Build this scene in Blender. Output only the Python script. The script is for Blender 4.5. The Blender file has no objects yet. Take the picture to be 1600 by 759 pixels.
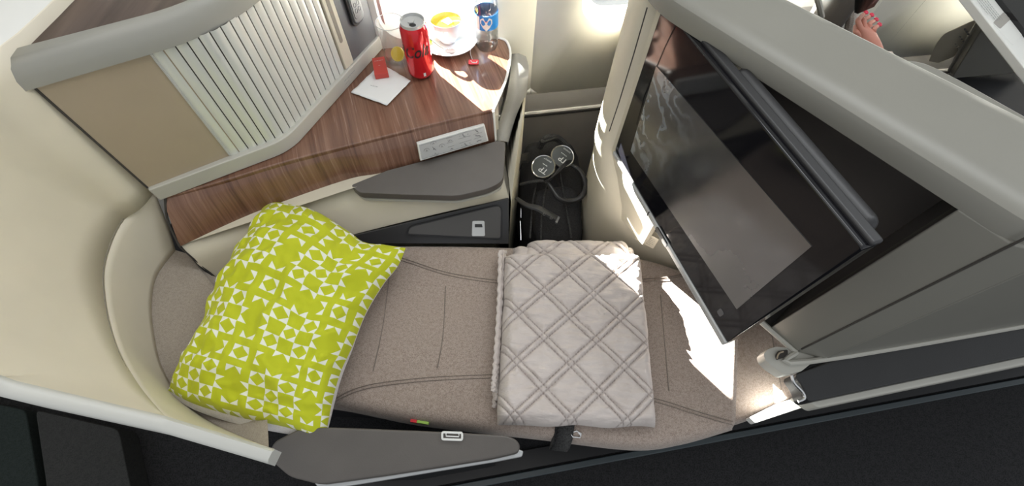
import bpy, bmesh, math, random
from mathutils import Vector, Matrix
random.seed(7)
C = bpy.context.scene.collection
scn = bpy.context.scene

# ------------------------------------------------------------------ camera, world, sun, lamps, exposure
FPX = 700.0
nad = Vector((-20, -400, -700)).normalized()
zc = -nad
yc = (Vector((0, 0, -1)) - Vector((0, 0, -1)).dot(zc) * zc).normalized()
xc = yc.cross(zc)
ROT = Matrix((xc, yc, zc))            # camera space -> world
EYE = Vector((0, 0, 1.5))
cam = bpy.data.cameras.new('camera'); co = bpy.data.objects.new('camera', cam); C.objects.link(co)
cam.sensor_width = 36; cam.lens = FPX / 1600 * 36; cam.clip_start = 0.01
co.matrix_world = Matrix.Translation(EYE) @ ROT.to_4x4()
scn.camera = co
scn.view_settings.view_transform = 'Standard'
scn.view_settings.look = 'None'
scn.view_settings.exposure = 0.0
scn.view_settings.gamma = 1.0
scn.view_settings.use_curve_mapping = False

w = bpy.data.worlds.new('sky'); scn.world = w; w.use_nodes = True
bgn = w.node_tree.nodes['Background']; bgn.inputs[0].default_value = (0.93, 0.97, 1.0, 1); bgn.inputs[1].default_value = 0.62

def lamp(name, kind, loc, direction, energy, color=(1, 1, 1), **k):
    l = bpy.data.lights.new(name, kind); l.energy = energy; l.color = color
    for a, b in k.items(): setattr(l, a, b)
    o = bpy.data.objects.new(name, l); C.objects.link(o); o.location = loc
    o.rotation_euler = Vector(direction).to_track_quat('-Z', 'Y').to_euler()
    return o
SUN_T = 0.41
lamp('sun', 'SUN', (-2, 3, 3), (0.707, -0.707, -SUN_T), 150, (1, 0.96, 0.9), angle=0.006)
# added area fills, unseen: an overhead one for window daylight, one for cabin lighting
lamp('window_daylight', 'AREA', (0.0, 1.0, 2.35), (-0.15, -0.45, -0.9), 24, (0.95, 0.98, 1.0), shape='RECTANGLE', size=3.0, size_y=0.5)
lamp('ceiling_lamp', 'AREA', (-0.5, 0.1, 2.3), (0.05, 0.1, -1), 5, (1.0, 0.93, 0.84), shape='RECTANGLE', size=1.6, size_y=0.6)

# ------------------------------------------------------------------ helpers
def P(px, py, z):                     # a point of the place at height z, seen at (px, py) in the 1600x759 photo
    d = ROT @ Vector((px - 800, 379.5 - py, -FPX))
    return EYE + d * ((z - EYE.z) / d.z)
def PL(px, py, p0, n):                # a point on a plane
    d = ROT @ Vector((px - 800, 379.5 - py, -FPX)); p0 = Vector(p0); n = Vector(n)
    return EYE + d * ((p0 - EYE).dot(n) / d.dot(n))
def V(*a): return Vector(a)

class NT:
    def __init__(s, name):
        s.m = bpy.data.materials.new(name); s.m.use_nodes = True; s.t = s.m.node_tree; s.n = s.t.nodes
        s.b = s.n['Principled BSDF']; s.out = s.n['Material Output']
    def new(s, t, **k):
        x = s.n.new(t)
        for a, b in k.items(): setattr(x, a, b)
        return x
    def link(s, a, b): s.t.links.new(a, b)
    def put(s, sock, v):
        if isinstance(v, bpy.types.NodeSocket): s.link(v, sock)
        else: sock.default_value = v
    def math(s, op, a, b=0.0, c=0.0):
        x = s.new('ShaderNodeMath', operation=op); s.put(x.inputs[0], a); s.put(x.inputs[1], b)
        if op in ('MULTIPLY_ADD', 'COMPARE'): s.put(x.inputs[2], c)
        return x.outputs[0]
    def mix(s, f, a, b):
        x = s.new('ShaderNodeMix', data_type='RGBA'); s.put(x.inputs[0], f); s.put(x.inputs[6], a); s.put(x.inputs[7], b)
        return x.outputs[2]
    def coords(s, scale=(1, 1, 1), kind='Object', rot=(0, 0, 0)):
        t = s.new('ShaderNodeTexCoord'); m = s.new('ShaderNodeMapping'); m.inputs['Scale'].default_value = scale
        m.inputs['Rotation'].default_value = rot
        s.link(t.outputs[kind], m.inputs[0]); return m.outputs[0]
    def noise(s, vec, scale, detail=2.0, rough=0.5):
        x = s.new('ShaderNodeTexNoise'); s.link(vec, x.inputs['Vector']); x.inputs['Scale'].default_value = scale
        x.inputs['Detail'].default_value = detail; x.inputs['Roughness'].default_value = rough
        return x.outputs[0]
    def ramp(s, f, stops):
        x = s.new('ShaderNodeValToRGB'); s.link(f, x.inputs[0]); e = x.color_ramp.elements
        while len(e) < len(stops): e.new(0.5)
        for i, (p, c) in enumerate(stops): e[i].position = p; e[i].color = (*c, 1) if len(c) == 3 else c
        return x.outputs[0]
    def bump(s, h, strength=0.3, dist=0.001):
        x = s.new('ShaderNodeBump'); s.link(h, x.inputs['Height']); x.inputs['Strength'].default_value = strength
        x.inputs['Distance'].default_value = dist; s.link(x.outputs[0], s.b.inputs['Normal'])
    def set(s, **k):
        for a, v in k.items(): s.put(s.b.inputs[a.replace('_', ' ')], v)
        return s

def plastic(name, col, rough=0.45, speck=0.03, bump=0.08, coat=0.0):
    t = NT(name); v = t.coords()
    n = t.noise(v, 9, 3)
    c2 = tuple(x * (1 - speck * 2) for x in col); 
    t.set(Base_Color=t.ramp(n, [(0.3, c2), (0.7, col)]), Roughness=rough, Coat_Weight=coat)
    t.bump(t.noise(v, 900, 1), bump, 0.0004)
    return t.m
def fabric(name, c1, c2, scale=650, bump=0.6):
    t = NT(name); v = t.coords(); n = t.noise(v, scale, 2); n2 = t.noise(v, scale * 0.3, 2)
    f = t.math('ADD', t.math('MULTIPLY', n, 0.7), t.math('MULTIPLY', n2, 0.3))
    t.set(Base_Color=t.ramp(f, [(0.38, c1), (0.58, c2)]), Roughness=0.95)
    t.b.inputs['Sheen Weight'].default_value = 0.25 if c2[0] > .1 else 0.0
    t.bump(f, bump, 0.001); return t.m
def leather(name, c1, rough=0.42):
    t = NT(name); v = t.coords()
    x = t.new('ShaderNodeTexVoronoi'); t.link(v, x.inputs['Vector']); x.inputs['Scale'].default_value = 420
    t.set(Base_Color=t.ramp(t.noise(v, 12, 3), [(0.3, tuple(a * 0.86 for a in c1)), (0.7, c1)]), Roughness=rough)
    t.bump(x.outputs[0], 0.25, 0.0005); return t.m

M = {}
M['cream'] = plastic('cream_plastic', (0.66, 0.61, 0.49), 0.5)
M['cream_shell'] = plastic('beige_shell_plastic', (0.80, 0.74, 0.61), 0.55)
M['tan'] = plastic('tan_panel_laminate', (0.42, 0.345, 0.25), 0.5)
M['greyplastic'] = plastic('pale_grey_plastic', (0.50, 0.49, 0.44), 0.38)
M['shellgrey'] = plastic('warm_grey_shell_plastic', (0.225, 0.218, 0.19), 0.4, 0.02)
M['wall'] = plastic('sidewall_lining', (0.86, 0.85, 0.78), 0.55)
M['wallgrey'] = plastic('lower_sidewall_fabric', (0.40, 0.38, 0.35), 0.85, 0.05, 0.4)
M['white'] = plastic('white_painted_plastic', (0.80, 0.80, 0.77), 0.35, 0.01)
M['slat'] = plastic('satin_silver_slats', (0.72, 0.735, 0.70), 0.36, 0.02)
M['slat'].node_tree.nodes['Principled BSDF'].inputs['Metallic'].default_value = 0.25
M['silver'] = plastic('satin_silver_paint', (0.55, 0.56, 0.56), 0.33, 0.01)
M['silver'].node_tree.nodes['Principled BSDF'].inputs['Metallic'].default_value = 0.3
M['darkgrey'] = plastic('dark_grey_plastic', (0.062, 0.059, 0.057), 0.4)
M['charcoal'] = plastic('charcoal_plastic', (0.024, 0.024, 0.026), 0.42)
M['anthracite'] = plastic('anthracite_panel', (0.12, 0.12, 0.125), 0.45)
M['black'] = plastic('black_plastic', (0.012, 0.012, 0.014), 0.4)
M['gloss'] = plastic('piano_black', (0.006, 0.006, 0.008), 0.08, 0, 0.0)
M['groove'] = plastic('dark_joint', (0.05, 0.045, 0.04), 0.8)
M['softgroove'] = plastic('soft_joint', (0.28, 0.25, 0.21), 0.8)
M['leather'] = leather('taupe_grey_leather', (0.115, 0.103, 0.093))
M['leather2'] = leather('grey_trim_leather', (0.27, 0.265, 0.25))
M['seat'] = fabric('taupe_seat_fabric', (0.25, 0.195, 0.165), (0.40, 0.33, 0.285), 520)
M['seatseam'] = fabric('seat_stitching', (0.15, 0.12, 0.10), (0.24, 0.2, 0.17), 700)
M['headfabric'] = fabric('grey_beige_headrest_fabric', (0.30, 0.26, 0.22), (0.40, 0.35, 0.30), 600, 0.3)
M['carpet'] = fabric('black_aisle_carpet', (0.006, 0.006, 0.007), (0.022, 0.022, 0.024), 260, 0.8)
M['track'] = plastic('blue_grey_seat_track', (0.05, 0.065, 0.073), 0.35)
M['chrome'] = plastic('polished_metal', (0.75, 0.75, 0.75), 0.18, 0, 0)
M['chrome'].node_tree.nodes['Principled BSDF'].inputs['Metallic'].default_value = 1
M['bag'] = fabric('black_nylon', (0.010, 0.010, 0.011), (0.035, 0.034, 0.036), 800, 0.5)
M['strap'] = fabric('black_webbing', (0.012, 0.012, 0.012), (0.05, 0.05, 0.05), 400, 0.8)
M['softblack'] = leather('black_leatherette', (0.02, 0.02, 0.021), 0.38)
M['cupdisc'] = plastic('headphone_disc', (0.05, 0.058, 0.058), 0.35, 0, 0)
M['print'] = plastic('pale_print', (0.62, 0.64, 0.64), 0.5, 0, 0)
M['ink'] = plastic('dark_print', (0.10, 0.10, 0.11), 0.6, 0, 0)
M['softink'] = plastic('grey_print', (0.26, 0.27, 0.27), 0.6, 0, 0)
M['porcelain'] = plastic('white_porcelain', (0.74, 0.74, 0.73), 0.12, 0, 0, 0.5)
M['red'] = plastic('red_aluminium', (0.62, 0.006, 0.016), 0.2, 0, 0, 0.6)
M['red'].node_tree.nodes['Principled BSDF'].inputs['Metallic'].default_value = 0.35
M['redbox'] = plastic('brick_red_card', (0.50, 0.055, 0.04), 0.5, 0.02)
M['redtag'] = plastic('red_card', (0.62, 0.02, 0.03), 0.5, 0, 0)
M['greentag'] = plastic('green_card', (0.35, 0.62, 0.03), 0.5, 0, 0)
M['rednylon'] = plastic('red_ribbon', (0.55, 0.02, 0.03), 0.7, 0, 0)
M['greennylon'] = plastic('green_ribbon', (0.28, 0.45, 0.08), 0.7, 0, 0)
M['paper'] = plastic('white_paper', (0.80, 0.81, 0.80), 0.85, 0.02, 0.3)
M['tea'] = plastic('green_tea', (0.42, 0.33, 0.02), 0.08, 0, 0)
M['teabag'] = plastic('wet_tea_bag', (0.45, 0.26, 0.10), 0.6, 0.1)
M['lemon'] = plastic('lemon_flesh', (0.85, 0.62, 0.06), 0.4, 0.1)
M['lemonrind'] = plastic('lemon_rind', (0.88, 0.72, 0.12), 0.4, 0.05)
M['skin'] = plastic('skin', (0.62, 0.27, 0.20), 0.5, 0.04)
M['nail'] = plastic('red_nail_polish', (0.6, 0.03, 0.07), 0.2, 0, 0)
M['sleeve'] = fabric('pale_knit', (0.42, 0.36, 0.32), (0.62, 0.56, 0.5), 300)
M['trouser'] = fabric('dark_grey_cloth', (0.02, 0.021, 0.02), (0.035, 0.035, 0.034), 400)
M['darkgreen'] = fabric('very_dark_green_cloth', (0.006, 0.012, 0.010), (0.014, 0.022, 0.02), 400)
M['phone'] = plastic('dark_glass', (0.12, 0.13, 0.18), 0.08, 0, 0)
M['reddle'] = plastic('blue_label', (0.02, 0.22, 0.62), 0.35, 0, 0)
M['bluelight'] = plastic('light_blue_label', (0.05, 0.45, 0.75), 0.35, 0, 0)

def wood():
    t = NT('walnut_laminate')
    u = t.coords((1, 1, 1), 'Object', (0, 0, -0.38))
    mp = t.new('ShaderNodeMapping'); mp.inputs['Scale'].default_value = (190, 5, 5); t.link(u, mp.inputs[0])
    mp2 = t.new('ShaderNodeMapping'); mp2.inputs['Scale'].default_value = (38, 1.5, 1.5); t.link(u, mp2.inputs[0])
    n1 = t.noise(mp.outputs[0], 1, 3, 0.6); n2 = t.noise(mp2.outputs[0], 1, 3, 0.55)
    f = t.math('ADD', t.math('MULTIPLY', n1, 0.5), t.math('MULTIPLY', n2, 0.5))
    t.set(Base_Color=t.ramp(f, [(0.30, (0.075, 0.035, 0.024)), (0.46, (0.16, 0.078, 0.050)), (0.56, (0.21, 0.108, 0.071)), (0.70, (0.29, 0.17, 0.118))]),
          Roughness=t.math('MULTIPLY_ADD', n1, 0.2, 0.14), Coat_Weight=0.3)
    t.bump(n1, 0.06, 0.0005)
    return t.m
M['wood'] = wood()
def darkwood():
    t = NT('smoked_wood_top'); v = t.coords((60, 4, 4), 'Object', (0, 0, -0.4)); n = t.noise(v, 1, 3)
    t.set(Base_Color=t.ramp(n, [(0.3, (0.055, 0.033, 0.025)), (0.7, (0.12, 0.08, 0.065))]), Roughness=0.3); return t.m
M['darkwood'] = darkwood()

def glass(name, tint=(1, 1, 1), gloss=0.10, ior=1.45):     # clear thin wall: lets the sun through
    t = NT(name); t.n.remove(t.b)
    tr = t.new('ShaderNodeBsdfTransparent'); tr.inputs[0].default_value = (*tint, 1)
    gl = t.new('ShaderNodeBsdfGlossy'); gl.inputs['Roughness'].default_value = 0.03
    fr = t.new('ShaderNodeLayerWeight'); fr.inputs[0].default_value = 0.5
    mx = t.new('ShaderNodeMixShader')
    t.link(t.math('MULTIPLY_ADD', t.math('POWER', fr.outputs[1], 4.0), 0.7, gloss * 0.15), mx.inputs[0]); t.link(tr.outputs[0], mx.inputs[1]); t.link(gl.outputs[0], mx.inputs[2])
    t.link(mx.outputs[0], t.out.inputs[0]); return t.m
M['rimgrey'] = plastic('pale_grey_rim', (0.60, 0.60, 0.56), 0.35, 0.01)
M['lidgrey'] = plastic('silver_grey_lid', (0.34, 0.335, 0.30), 0.36)
M['handgrey'] = plastic('mid_grey_handset', (0.17, 0.175, 0.18), 0.3)
M['pinkpanel'] = plastic('pink_beige_panel', (0.62, 0.40, 0.36), 0.5)  # pink bounced light put into the panel's colour
M['glass'] = glass('clear_tumbler_glass', (0.985, 0.985, 0.985), 0.3)
M['pet'] = glass('clear_bottle_plastic', (0.975, 0.985, 0.99), 0.5)
M['pane'] = glass('window_pane', (0.97, 0.98, 0.98), 0.1)

def screen_mat():
    t = NT('matt_display'); v = t.coords()
    n = t.noise(v, 7, 5, 0.6); n2 = t.noise(v, 4, 2)
    f = t.math('MULTIPLY', n, n2)
    t.set(Base_Color=(0.035, 0.035, 0.037, 1), Roughness=t.ramp(f, [(0.15, (0.12,) * 3), (0.4, (0.40,) * 3)]), Specular_IOR_Level=1.0, Coat_Weight=0.6, Coat_Roughness=0.16)
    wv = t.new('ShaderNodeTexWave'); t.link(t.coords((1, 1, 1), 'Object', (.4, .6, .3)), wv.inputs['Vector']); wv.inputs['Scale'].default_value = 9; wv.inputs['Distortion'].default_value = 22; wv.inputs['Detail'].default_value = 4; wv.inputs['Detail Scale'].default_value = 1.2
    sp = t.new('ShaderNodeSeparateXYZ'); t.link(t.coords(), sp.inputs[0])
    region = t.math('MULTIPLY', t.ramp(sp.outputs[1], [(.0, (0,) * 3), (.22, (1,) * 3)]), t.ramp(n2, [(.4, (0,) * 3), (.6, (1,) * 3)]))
    smear_sheen = t.math('MULTIPLY', t.ramp(wv.outputs[1], [(.45, (0,) * 3), (.95, (1,) * 3)]), region)
    t.set(Base_Color=t.mix(smear_sheen, (0.035, 0.035, 0.037, 1), (0.36, 0.42, 0.48, 1)))  # pale bluish wall reflection on finger smears, painted into the base colour
    t.b.inputs['IOR'].default_value = 2.0
    return t.m
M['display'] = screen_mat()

def smooth_mark(bm, ang=0.6):
    bm.normal_update()
    for f in bm.faces: f.smooth = True
    for e in bm.edges:
        if len(e.link_faces) == 2:
            try: a = e.calc_face_angle()
            except ValueError: a = 0
            if a > ang: e.smooth = False

class MB:
    def __init__(s): s.v = []; s.f = []; s.uv = None; s.mi = []; s.cur = 0
    def add(s, vs, fs):
        k = len(s.v); s.v += [Vector(x) for x in vs]; s.f += [tuple(i + k for i in f) for f in fs]; s.mi += [s.cur] * len(fs); return s
    def box(s, c, size, rz=0, tilt=None):
        R = Matrix.Rotation(rz, 3, 'Z')
        if tilt is not None: R = tilt
        h = [x / 2 for x in size]; c = Vector(c)
        vs = [c + R @ Vector((sx * h[0], sy * h[1], sz * h[2])) for sx in (-1, 1) for sy in (-1, 1) for sz in (-1, 1)]
        return s.add(vs, [(0, 1, 3, 2), (4, 6, 7, 5), (0, 4, 5, 1), (2, 3, 7, 6), (0, 2, 6, 4), (1, 5, 7, 3)])
    def prism(s, top, bot):
        n = len(top)
        fs = [tuple(range(n)), tuple(range(2 * n - 1, n - 1, -1))]
        fs += [(i, n + i, n + (i + 1) % n, (i + 1) % n) for i in range(n)]
        return s.add(list(top) + list(bot), fs)
    def slab(s, pts, dz):                     # polygon pts, thickness dz downwards
        pts = [Vector(p) for p in pts]; return s.prism(pts, [p - V(0, 0, dz) for p in pts])
    def plate(s, pts, n, t):                  # polygon pts extruded by t against n
        n = Vector(n).normalized(); pts = [Vector(p) for p in pts]; return s.prism(pts, [p - n * t for p in pts])
    def loft(s, rows, cu=False, cv=False, cap=False):
        nr = len(rows); nc = len(rows[0]); vs = [p for r in rows for p in r]; fs = []
        for i in range(nr if cv else nr - 1):
            for j in range(nc if cu else nc - 1):
                a, b = i, (i + 1) % nr; c, d = j, (j + 1) % nc
                fs.append((a * nc + c, a * nc + d, b * nc + d, b * nc + c))
        if cap: fs.append(tuple(range(nc - 1, -1, -1))); fs.append(tuple((nr - 1) * nc + j for j in range(nc)))
        return s.add(vs, fs)
    def lathe(s, prof, c, axis=(0, 0, 1), n=40):
        c = Vector(c); q = Vector((0, 0, 1)).rotation_difference(Vector(axis).normalized())
        rows = [[c + q @ Vector((r * math.cos(2 * math.pi * j / n), r * math.sin(2 * math.pi * j / n), z)) for j in range(n)] for r, z in prof]
        return s.loft(rows, cu=True)
    def tube(s, path, r, n=8, closed=False, flat=None):
        path = [Vector(p) for p in path]; rows = []; N = len(path); up = None
        for i, p in enumerate(path):
            if closed: t = path[(i + 1) % N] - path[i - 1]
            else: t = path[min(i + 1, N - 1)] - path[max(i - 1, 0)]
            t.normalize()
            if up is None: up = Vector((0, 0, 1)) if abs(t.z) < 0.9 else Vector((1, 0, 0))
            a = t.cross(up).normalized(); up = a.cross(t).normalized()
            rr = r[i] if isinstance(r, (list, tuple)) else r
            k = flat or 1
            rows.append([p + a * math.cos(2 * math.pi * j / n) * rr + up * math.sin(2 * math.pi * j / n) * rr * k for j in range(n)])
        return s.loft(rows, cu=True, cv=closed, cap=not closed)
    def build(s, name, mat, parent=None, bevel=0, seg=3, sub=0, ang=0.6, kind=None, label=None, uv=None, flip=False, origin=None):
        mats = mat if isinstance(mat, (list, tuple)) else [mat]
        xs = s.v
        lo = Vector([min(v[i] for v in xs) for i in range(3)]); hi = Vector([max(v[i] for v in xs) for i in range(3)])
        base = Vector(parent['_b']) if parent is not None else (Vector(origin) if origin else Vector(((lo.x + hi.x) / 2, (lo.y + hi.y) / 2, lo.z)))
        me = bpy.data.meshes.new(name); me.from_pydata([v - base for v in xs], [], s.f)
        bm = bmesh.new(); bm.from_mesh(me)
        for i, f in enumerate(bm.faces): f.material_index = s.mi[i]
        if uv is not None:
            bm.verts.ensure_lookup_table(); L = bm.loops.layers.uv.new('UVMap')
            for f in bm.faces:
                for lp in f.loops: lp[L].uv = uv[lp.vert.index]
        else: bmesh.ops.recalc_face_normals(bm, faces=bm.faces)
        if flip: bmesh.ops.reverse_faces(bm, faces=bm.faces)
        smooth_mark(bm, ang); bm.to_mesh(me); bm.free()
        o = bpy.data.objects.new(name, me); C.objects.link(o)
        for m in mats: me.materials.append(M[m] if isinstance(m, str) else m)
        if parent is not None: o.parent = parent; o['_b'] = list(base)
        else: o.location = base; o['_b'] = list(base)
        if bevel:
            b = o.modifiers.new('bevel', 'BEVEL'); b.width = bevel; b.segments = seg; b.limit_method = 'ANGLE'; b.angle_limit = 0.6; b.harden_normals = True
        if sub:
            b = o.modifiers.new('sub', 'SUBSURF'); b.levels = sub; b.render_levels = sub
        if kind: o['kind'] = kind
        if label: o['label'] = label
        return o
def tag(o, label, cat, group=None):
    o['label'] = label; o['category'] = cat
    if group: o['group'] = group
    return o
def thing(name, loc, label, cat, group=None):
    o = bpy.data.objects.new(name, None); C.objects.link(o); o.location = loc; o['_b'] = list(loc); o.empty_display_size = 0.05
    return tag(o, label, cat, group)
def cat_(pts, n):                     # Catmull-Rom through pts, n samples
    pts = [Vector(p) for p in pts]; N = len(pts) - 1; out = []
    for k in range(n):
        t = k / (n - 1) * N; i = min(int(t), N - 1); f = t - i
        p0 = pts[max(i - 1, 0)]; p1 = pts[i]; p2 = pts[i + 1]; p3 = pts[min(i + 2, N)]
        out.append(0.5 * ((2 * p1) + (p2 - p0) * f + (2 * p0 - 5 * p1 + 4 * p2 - p3) * f * f + (3 * p1 - p0 - 3 * p2 + p3) * f ** 3))
    return out
def rrect(w, h, r, n=6):
    out = []
    for cx, cy, a0 in ((w / 2 - r, h / 2 - r, 0), (-w / 2 + r, h / 2 - r, 90), (-w / 2 + r, -h / 2 + r, 180), (w / 2 - r, -h / 2 + r, 270)):
        for k in range(n + 1):
            a = math.radians(a0 + 90 * k / n); out.append((cx + r * math.cos(a), cy + r * math.sin(a)))
    return out
def round_poly(pts, r, n=5):          # round the corners of a polygon of 3-D points
    pts = [Vector(p) for p in pts]; out = []; N = len(pts)
    for i, p in enumerate(pts):
        a = pts[i - 1]; b = pts[(i + 1) % N]; rr = r[i] if isinstance(r, (list, tuple)) else r
        if rr <= 0: out.append(p); continue
        da = min(rr, (a - p).length * 0.45); db = min(rr, (b - p).length * 0.45)
        A = p + (a - p).normalized() * da; B = p + (b - p).normalized() * db
        for k in range(n + 1):
            t = k / n; out.append(A * (1 - t) ** 2 + p * 2 * t * (1 - t) + B * t * t)
    return out
def text_pts(body, size):
    cu = bpy.data.curves.new('t', 'FONT'); cu.body = body; cu.size = size; cu.align_x = 'CENTER'; cu.align_y = 'CENTER'; cu.resolution_u = 3; cu.offset = size * .012
    o = bpy.data.objects.new('t', cu); C.objects.link(o)
    dg = bpy.context.evaluated_depsgraph_get(); me = o.evaluated_get(dg).to_mesh()
    vs = [v.co.copy() for v in me.vertices]; fs = [tuple(p.vertices) for p in me.polygons]
    o.evaluated_get(dg).to_mesh_clear(); bpy.data.objects.remove(o); bpy.data.curves.remove(cu)
    return vs, fs
def text_on(mb, body, size, o, ux, uy, lift=0.0004, shear=0.0, sx=1.0):
    ux = Vector(ux).normalized(); uy = Vector(uy).normalized(); n = ux.cross(uy).normalized(); o = Vector(o)
    vs, fs = text_pts(body, size)
    mb.add([o + ux * (v.x * sx + v.y * shear) + uy * v.y + n * lift for v in vs], fs)
def lines_on(mb, o, ux, uy, w, h, rows, th=0.0011, lift=0.0004):   # rows of tiny print
    ux = Vector(ux).normalized(); uy = Vector(uy).normalized(); n = ux.cross(uy).normalized(); o = Vector(o)
    for r in range(rows):
        x = -w / 2; y = h / 2 - h * (r + 0.5) / rows; end = w / 2 - (random.random() * w * 0.25 if r == rows - 1 else 0)
        while x < end:
            l = min(random.uniform(0.003, 0.009), end - x)
            q = [o + ux * a + uy * b + n * lift for a, b in ((x, y - th / 2), (x + l, y - th / 2), (x + l, y + th / 2), (x, y + th / 2))]
            mb.add(q, [(0, 1, 2, 3)]); x += l + 0.0016

AX = V(0.978, 0.208, 0)               # aircraft axis
AN = V(-0.208, 0.978, 0)              # towards the sidewall
W0 = V(-0.393, 1.045, 0)              # a point of the sidewall foot line
def WP(s, d, z): p = W0 + AX * s + AN * d; return V(p.x, p.y, z)

# ------------------------------------------------------------------ the setting
b = MB(); c = [V(-3, -1.6, 0), V(4.2, -1.6, 0), V(4.2, 2.4, 0), V(-3, 2.4, 0)]
b.slab(c, 0.05); b.build('floor', 'carpet', kind='structure')

# sidewall: cream lining with windows above z .49, grey dado below
WIN_S, WIN_Z, WW, WH, PITCH = 0.167, 0.97, 0.25, 0.46, 0.535
b = MB()
hole = rrect(WW, WH, 0.065, 6); n = len(hole)
zt = 1.75
for k in range(-5, 8):
    s0 = WIN_S + k * PITCH
    outer = []
    for (x, z) in hole:                # push the ring out to the tile's rectangle
        kx = (PITCH / 2) / abs(x) if abs(x) > 1e-6 else 9e9; up_ = z > 0
        kz = ((zt - WIN_Z) if up_ else (WIN_Z - 0.49)) / abs(z) if abs(z) > 1e-6 else 9e9
        q = min(kx, kz); outer.append((x * q, z * q))
    r0 = [WP(s0 + x, 0, WIN_Z + z) for x, z in outer]
    r1 = [WP(s0 + x * 1.16, 0, WIN_Z + z * 1.10) for x, z in hole]
    r2 = [WP(s0 + x * 1.06, 0.012, WIN_Z + z * 1.04) for x, z in hole]
    r3 = [WP(s0 + x, 0.035, WIN_Z + z) for x, z in hole]
    b.loft([r0, r1, r2, r3], cu=True)
    for cx, cz in ((-1, 0.49), (1, 0.49), (1, zt), (-1, zt)):
        # corner fillers
        xx = cx * PITCH / 2
        q = [p for p in r0 if (abs((p - WP(s0 + xx, 0, p.z)).length) < 0.3)]
    cr = [(PITCH / 2, zt), (-PITCH / 2, zt), (-PITCH / 2, 0.49), (PITCH / 2, 0.49)]
    for i, (x, z) in enumerate(cr):
        a = [j for j in range(n) if abs(abs(outer[j][0]) - PITCH / 2) < 1e-5 and (outer[j][0] > 0) == (x > 0) and (outer[j][1] > 0) == (z > 1)]
        c2 = [j for j in range(n) if abs(WIN_Z + outer[j][1] - z) < 1e-5 and (outer[j][0] > 0) == (x > 0)]
        if a and c2:
            ja = max(a, key=lambda j: abs(outer[j][1])); jc = max(c2, key=lambda j: abs(outer[j][0]))
            b.add([r0[ja], r0[jc], WP(s0 + x, 0, z)], [(0, 1, 2)])
# curved upper part of the lining, up to the bins
rows = [[WP(s, -0.25 * (1 - math.cos(t * 1.2)), zt + 0.7 * math.sin(t * 1.2)) for s in (-2.7, 4.2)] for t in [i / 6 for i in range(7)]]
b.loft(rows)
wall = b.build('wall_window_side', 'wall', kind='structure', ang=0.5)
sol = wall.modifiers.new('thick', 'SOLIDIFY'); sol.thickness = 0.006; sol.offset = -1
b = MB(); b.prism([WP(-2.7, 0.02, .56), WP(4.2, 0.02, .56), WP(4.2, 0.06, .56), WP(-2.7, 0.06, .56)], [WP(-2.7, 0.02, 0), WP(4.2, 0.02, 0), WP(4.2, 0.06, 0), WP(-2.7, 0.06, 0)])
b.build('wall_lower_dado', 'wallgrey', kind='structure')
b = MB(); b.tube([WP(-2.6, 0.018, .385), WP(4.1, 0.018, .385)], 0.006, 6); b.build('trim_1', 'wallgrey', kind='structure')
b = MB(); b.tube([WP(-2.6, 0.018, .368), WP(4.1, 0.018, .368)], 0.003, 6); b.build('trim_2', 'groove', kind='structure')
b = MB(); b.tube([WP(1.66, -0.002, .50), WP(1.66, -0.002, 0.9), WP(1.68, -0.01, 1.6)], 0.004, 6); b.build('trim_3', 'groove', kind='structure')
for i, k in enumerate((0, 1, 2, 3, -1, -2, -3, -4, -5)):          # the ones behind the cabinet and shell have their blinds down
    s0 = WIN_S + k * PITCH; b = MB()
    b.plate([WP(s0 + x * 1.03, 0.04, WIN_Z + z * 1.03) for x, z in hole], -AN, 0.003)
    wo = b.build('window_%d' % (i + 1), 'pane' if k >= 0 else 'wall', kind='structure')
    if k >= 0:                        # blind drawn most of the way down
        b = MB(); b.plate([WP(s0 + x, 0.032, z) for x, z in ((-.14, .955), (.14, .955), (.14, 1.26), (-.14, 1.26))], -AN, 0.003); b.build('blind', 'wall', wo)
# seat track along the aisle edge
b = MB(); A = P(830, 743, 0.012); B = P(1600, 597, 0.012); d = (B - A).normalized(); nn = V(-d.y, d.x, 0)
A = A - d * 1.6; B = B + d * 1.2
b.slab([A - nn * 0.004, B - nn * 0.004, B + nn * 0.014, A + nn * 0.014], 0.012); b.build('trim_4', 'track', kind='structure', bevel=0.003)
b = MB(); b.slab([A + nn * 0.02, B + nn * 0.02, B + nn * 0.07, A + nn * 0.07], 0.004); b.build('trim_5', 'black', kind='structure')

# ------------------------------------------------------------------ side console
def J(*t): return P(*t)
con = thing('side_console', (-0.35, 0.85, 0), 'walnut topped side console running under the window beside the seat', 'console')
topE = [P(771, 171, .70), P(600, 213, .70), P(455, 250, .70), P(350, 282, .70), P(258, 308, .70)]
botE = [P(774, 222, .60), P(609, 267, .60), P(540, 281, .60), P(400, 331, .60), P(281, 385, .60)]
wb = [WP(0.36, -0.004, .7), WP(-0.42, -0.004, .7)]
rt = cat_([P(771, 171, .70), P(789, 128, .70), P(797, 88, .70), P(792, 66, .70), WP(0.335, -0.004, .7)], 14)
te = cat_(topE, 30); be = cat_(botE, 30)
b = MB()
b.slab(list(reversed(rt)) + te[1:] + [V(-.79, .60, .70), WP(-0.42, -.004, .7)], 0.02)
b.build('worktop', 'wood', con, bevel=0.004)
mid = [(a * 0.72 + c_ * 0.28) + V(-0.0, -0.004, 0.005) for a, c_ in zip(te, be)]
top2 = [a + V(-.002, .006, -.001) for a in te]
b = MB(); b.loft([top2, mid, be, [p + V(0, .03, 0) for p in be], [p + V(0, .03, -.02) for p in top2]], cv=True, cap=False)
b.build('front_fascia', 'wood', con, ang=0.9)
b = MB(); b.tube([p + V(0.001, 0, 0.0008) for p in rt], 0.0035, 8); b.tube([P(771, 173, .70), P(775, 222, .60)], 0.003, 8)
b.build('edge_trim', 'white', con)
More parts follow.
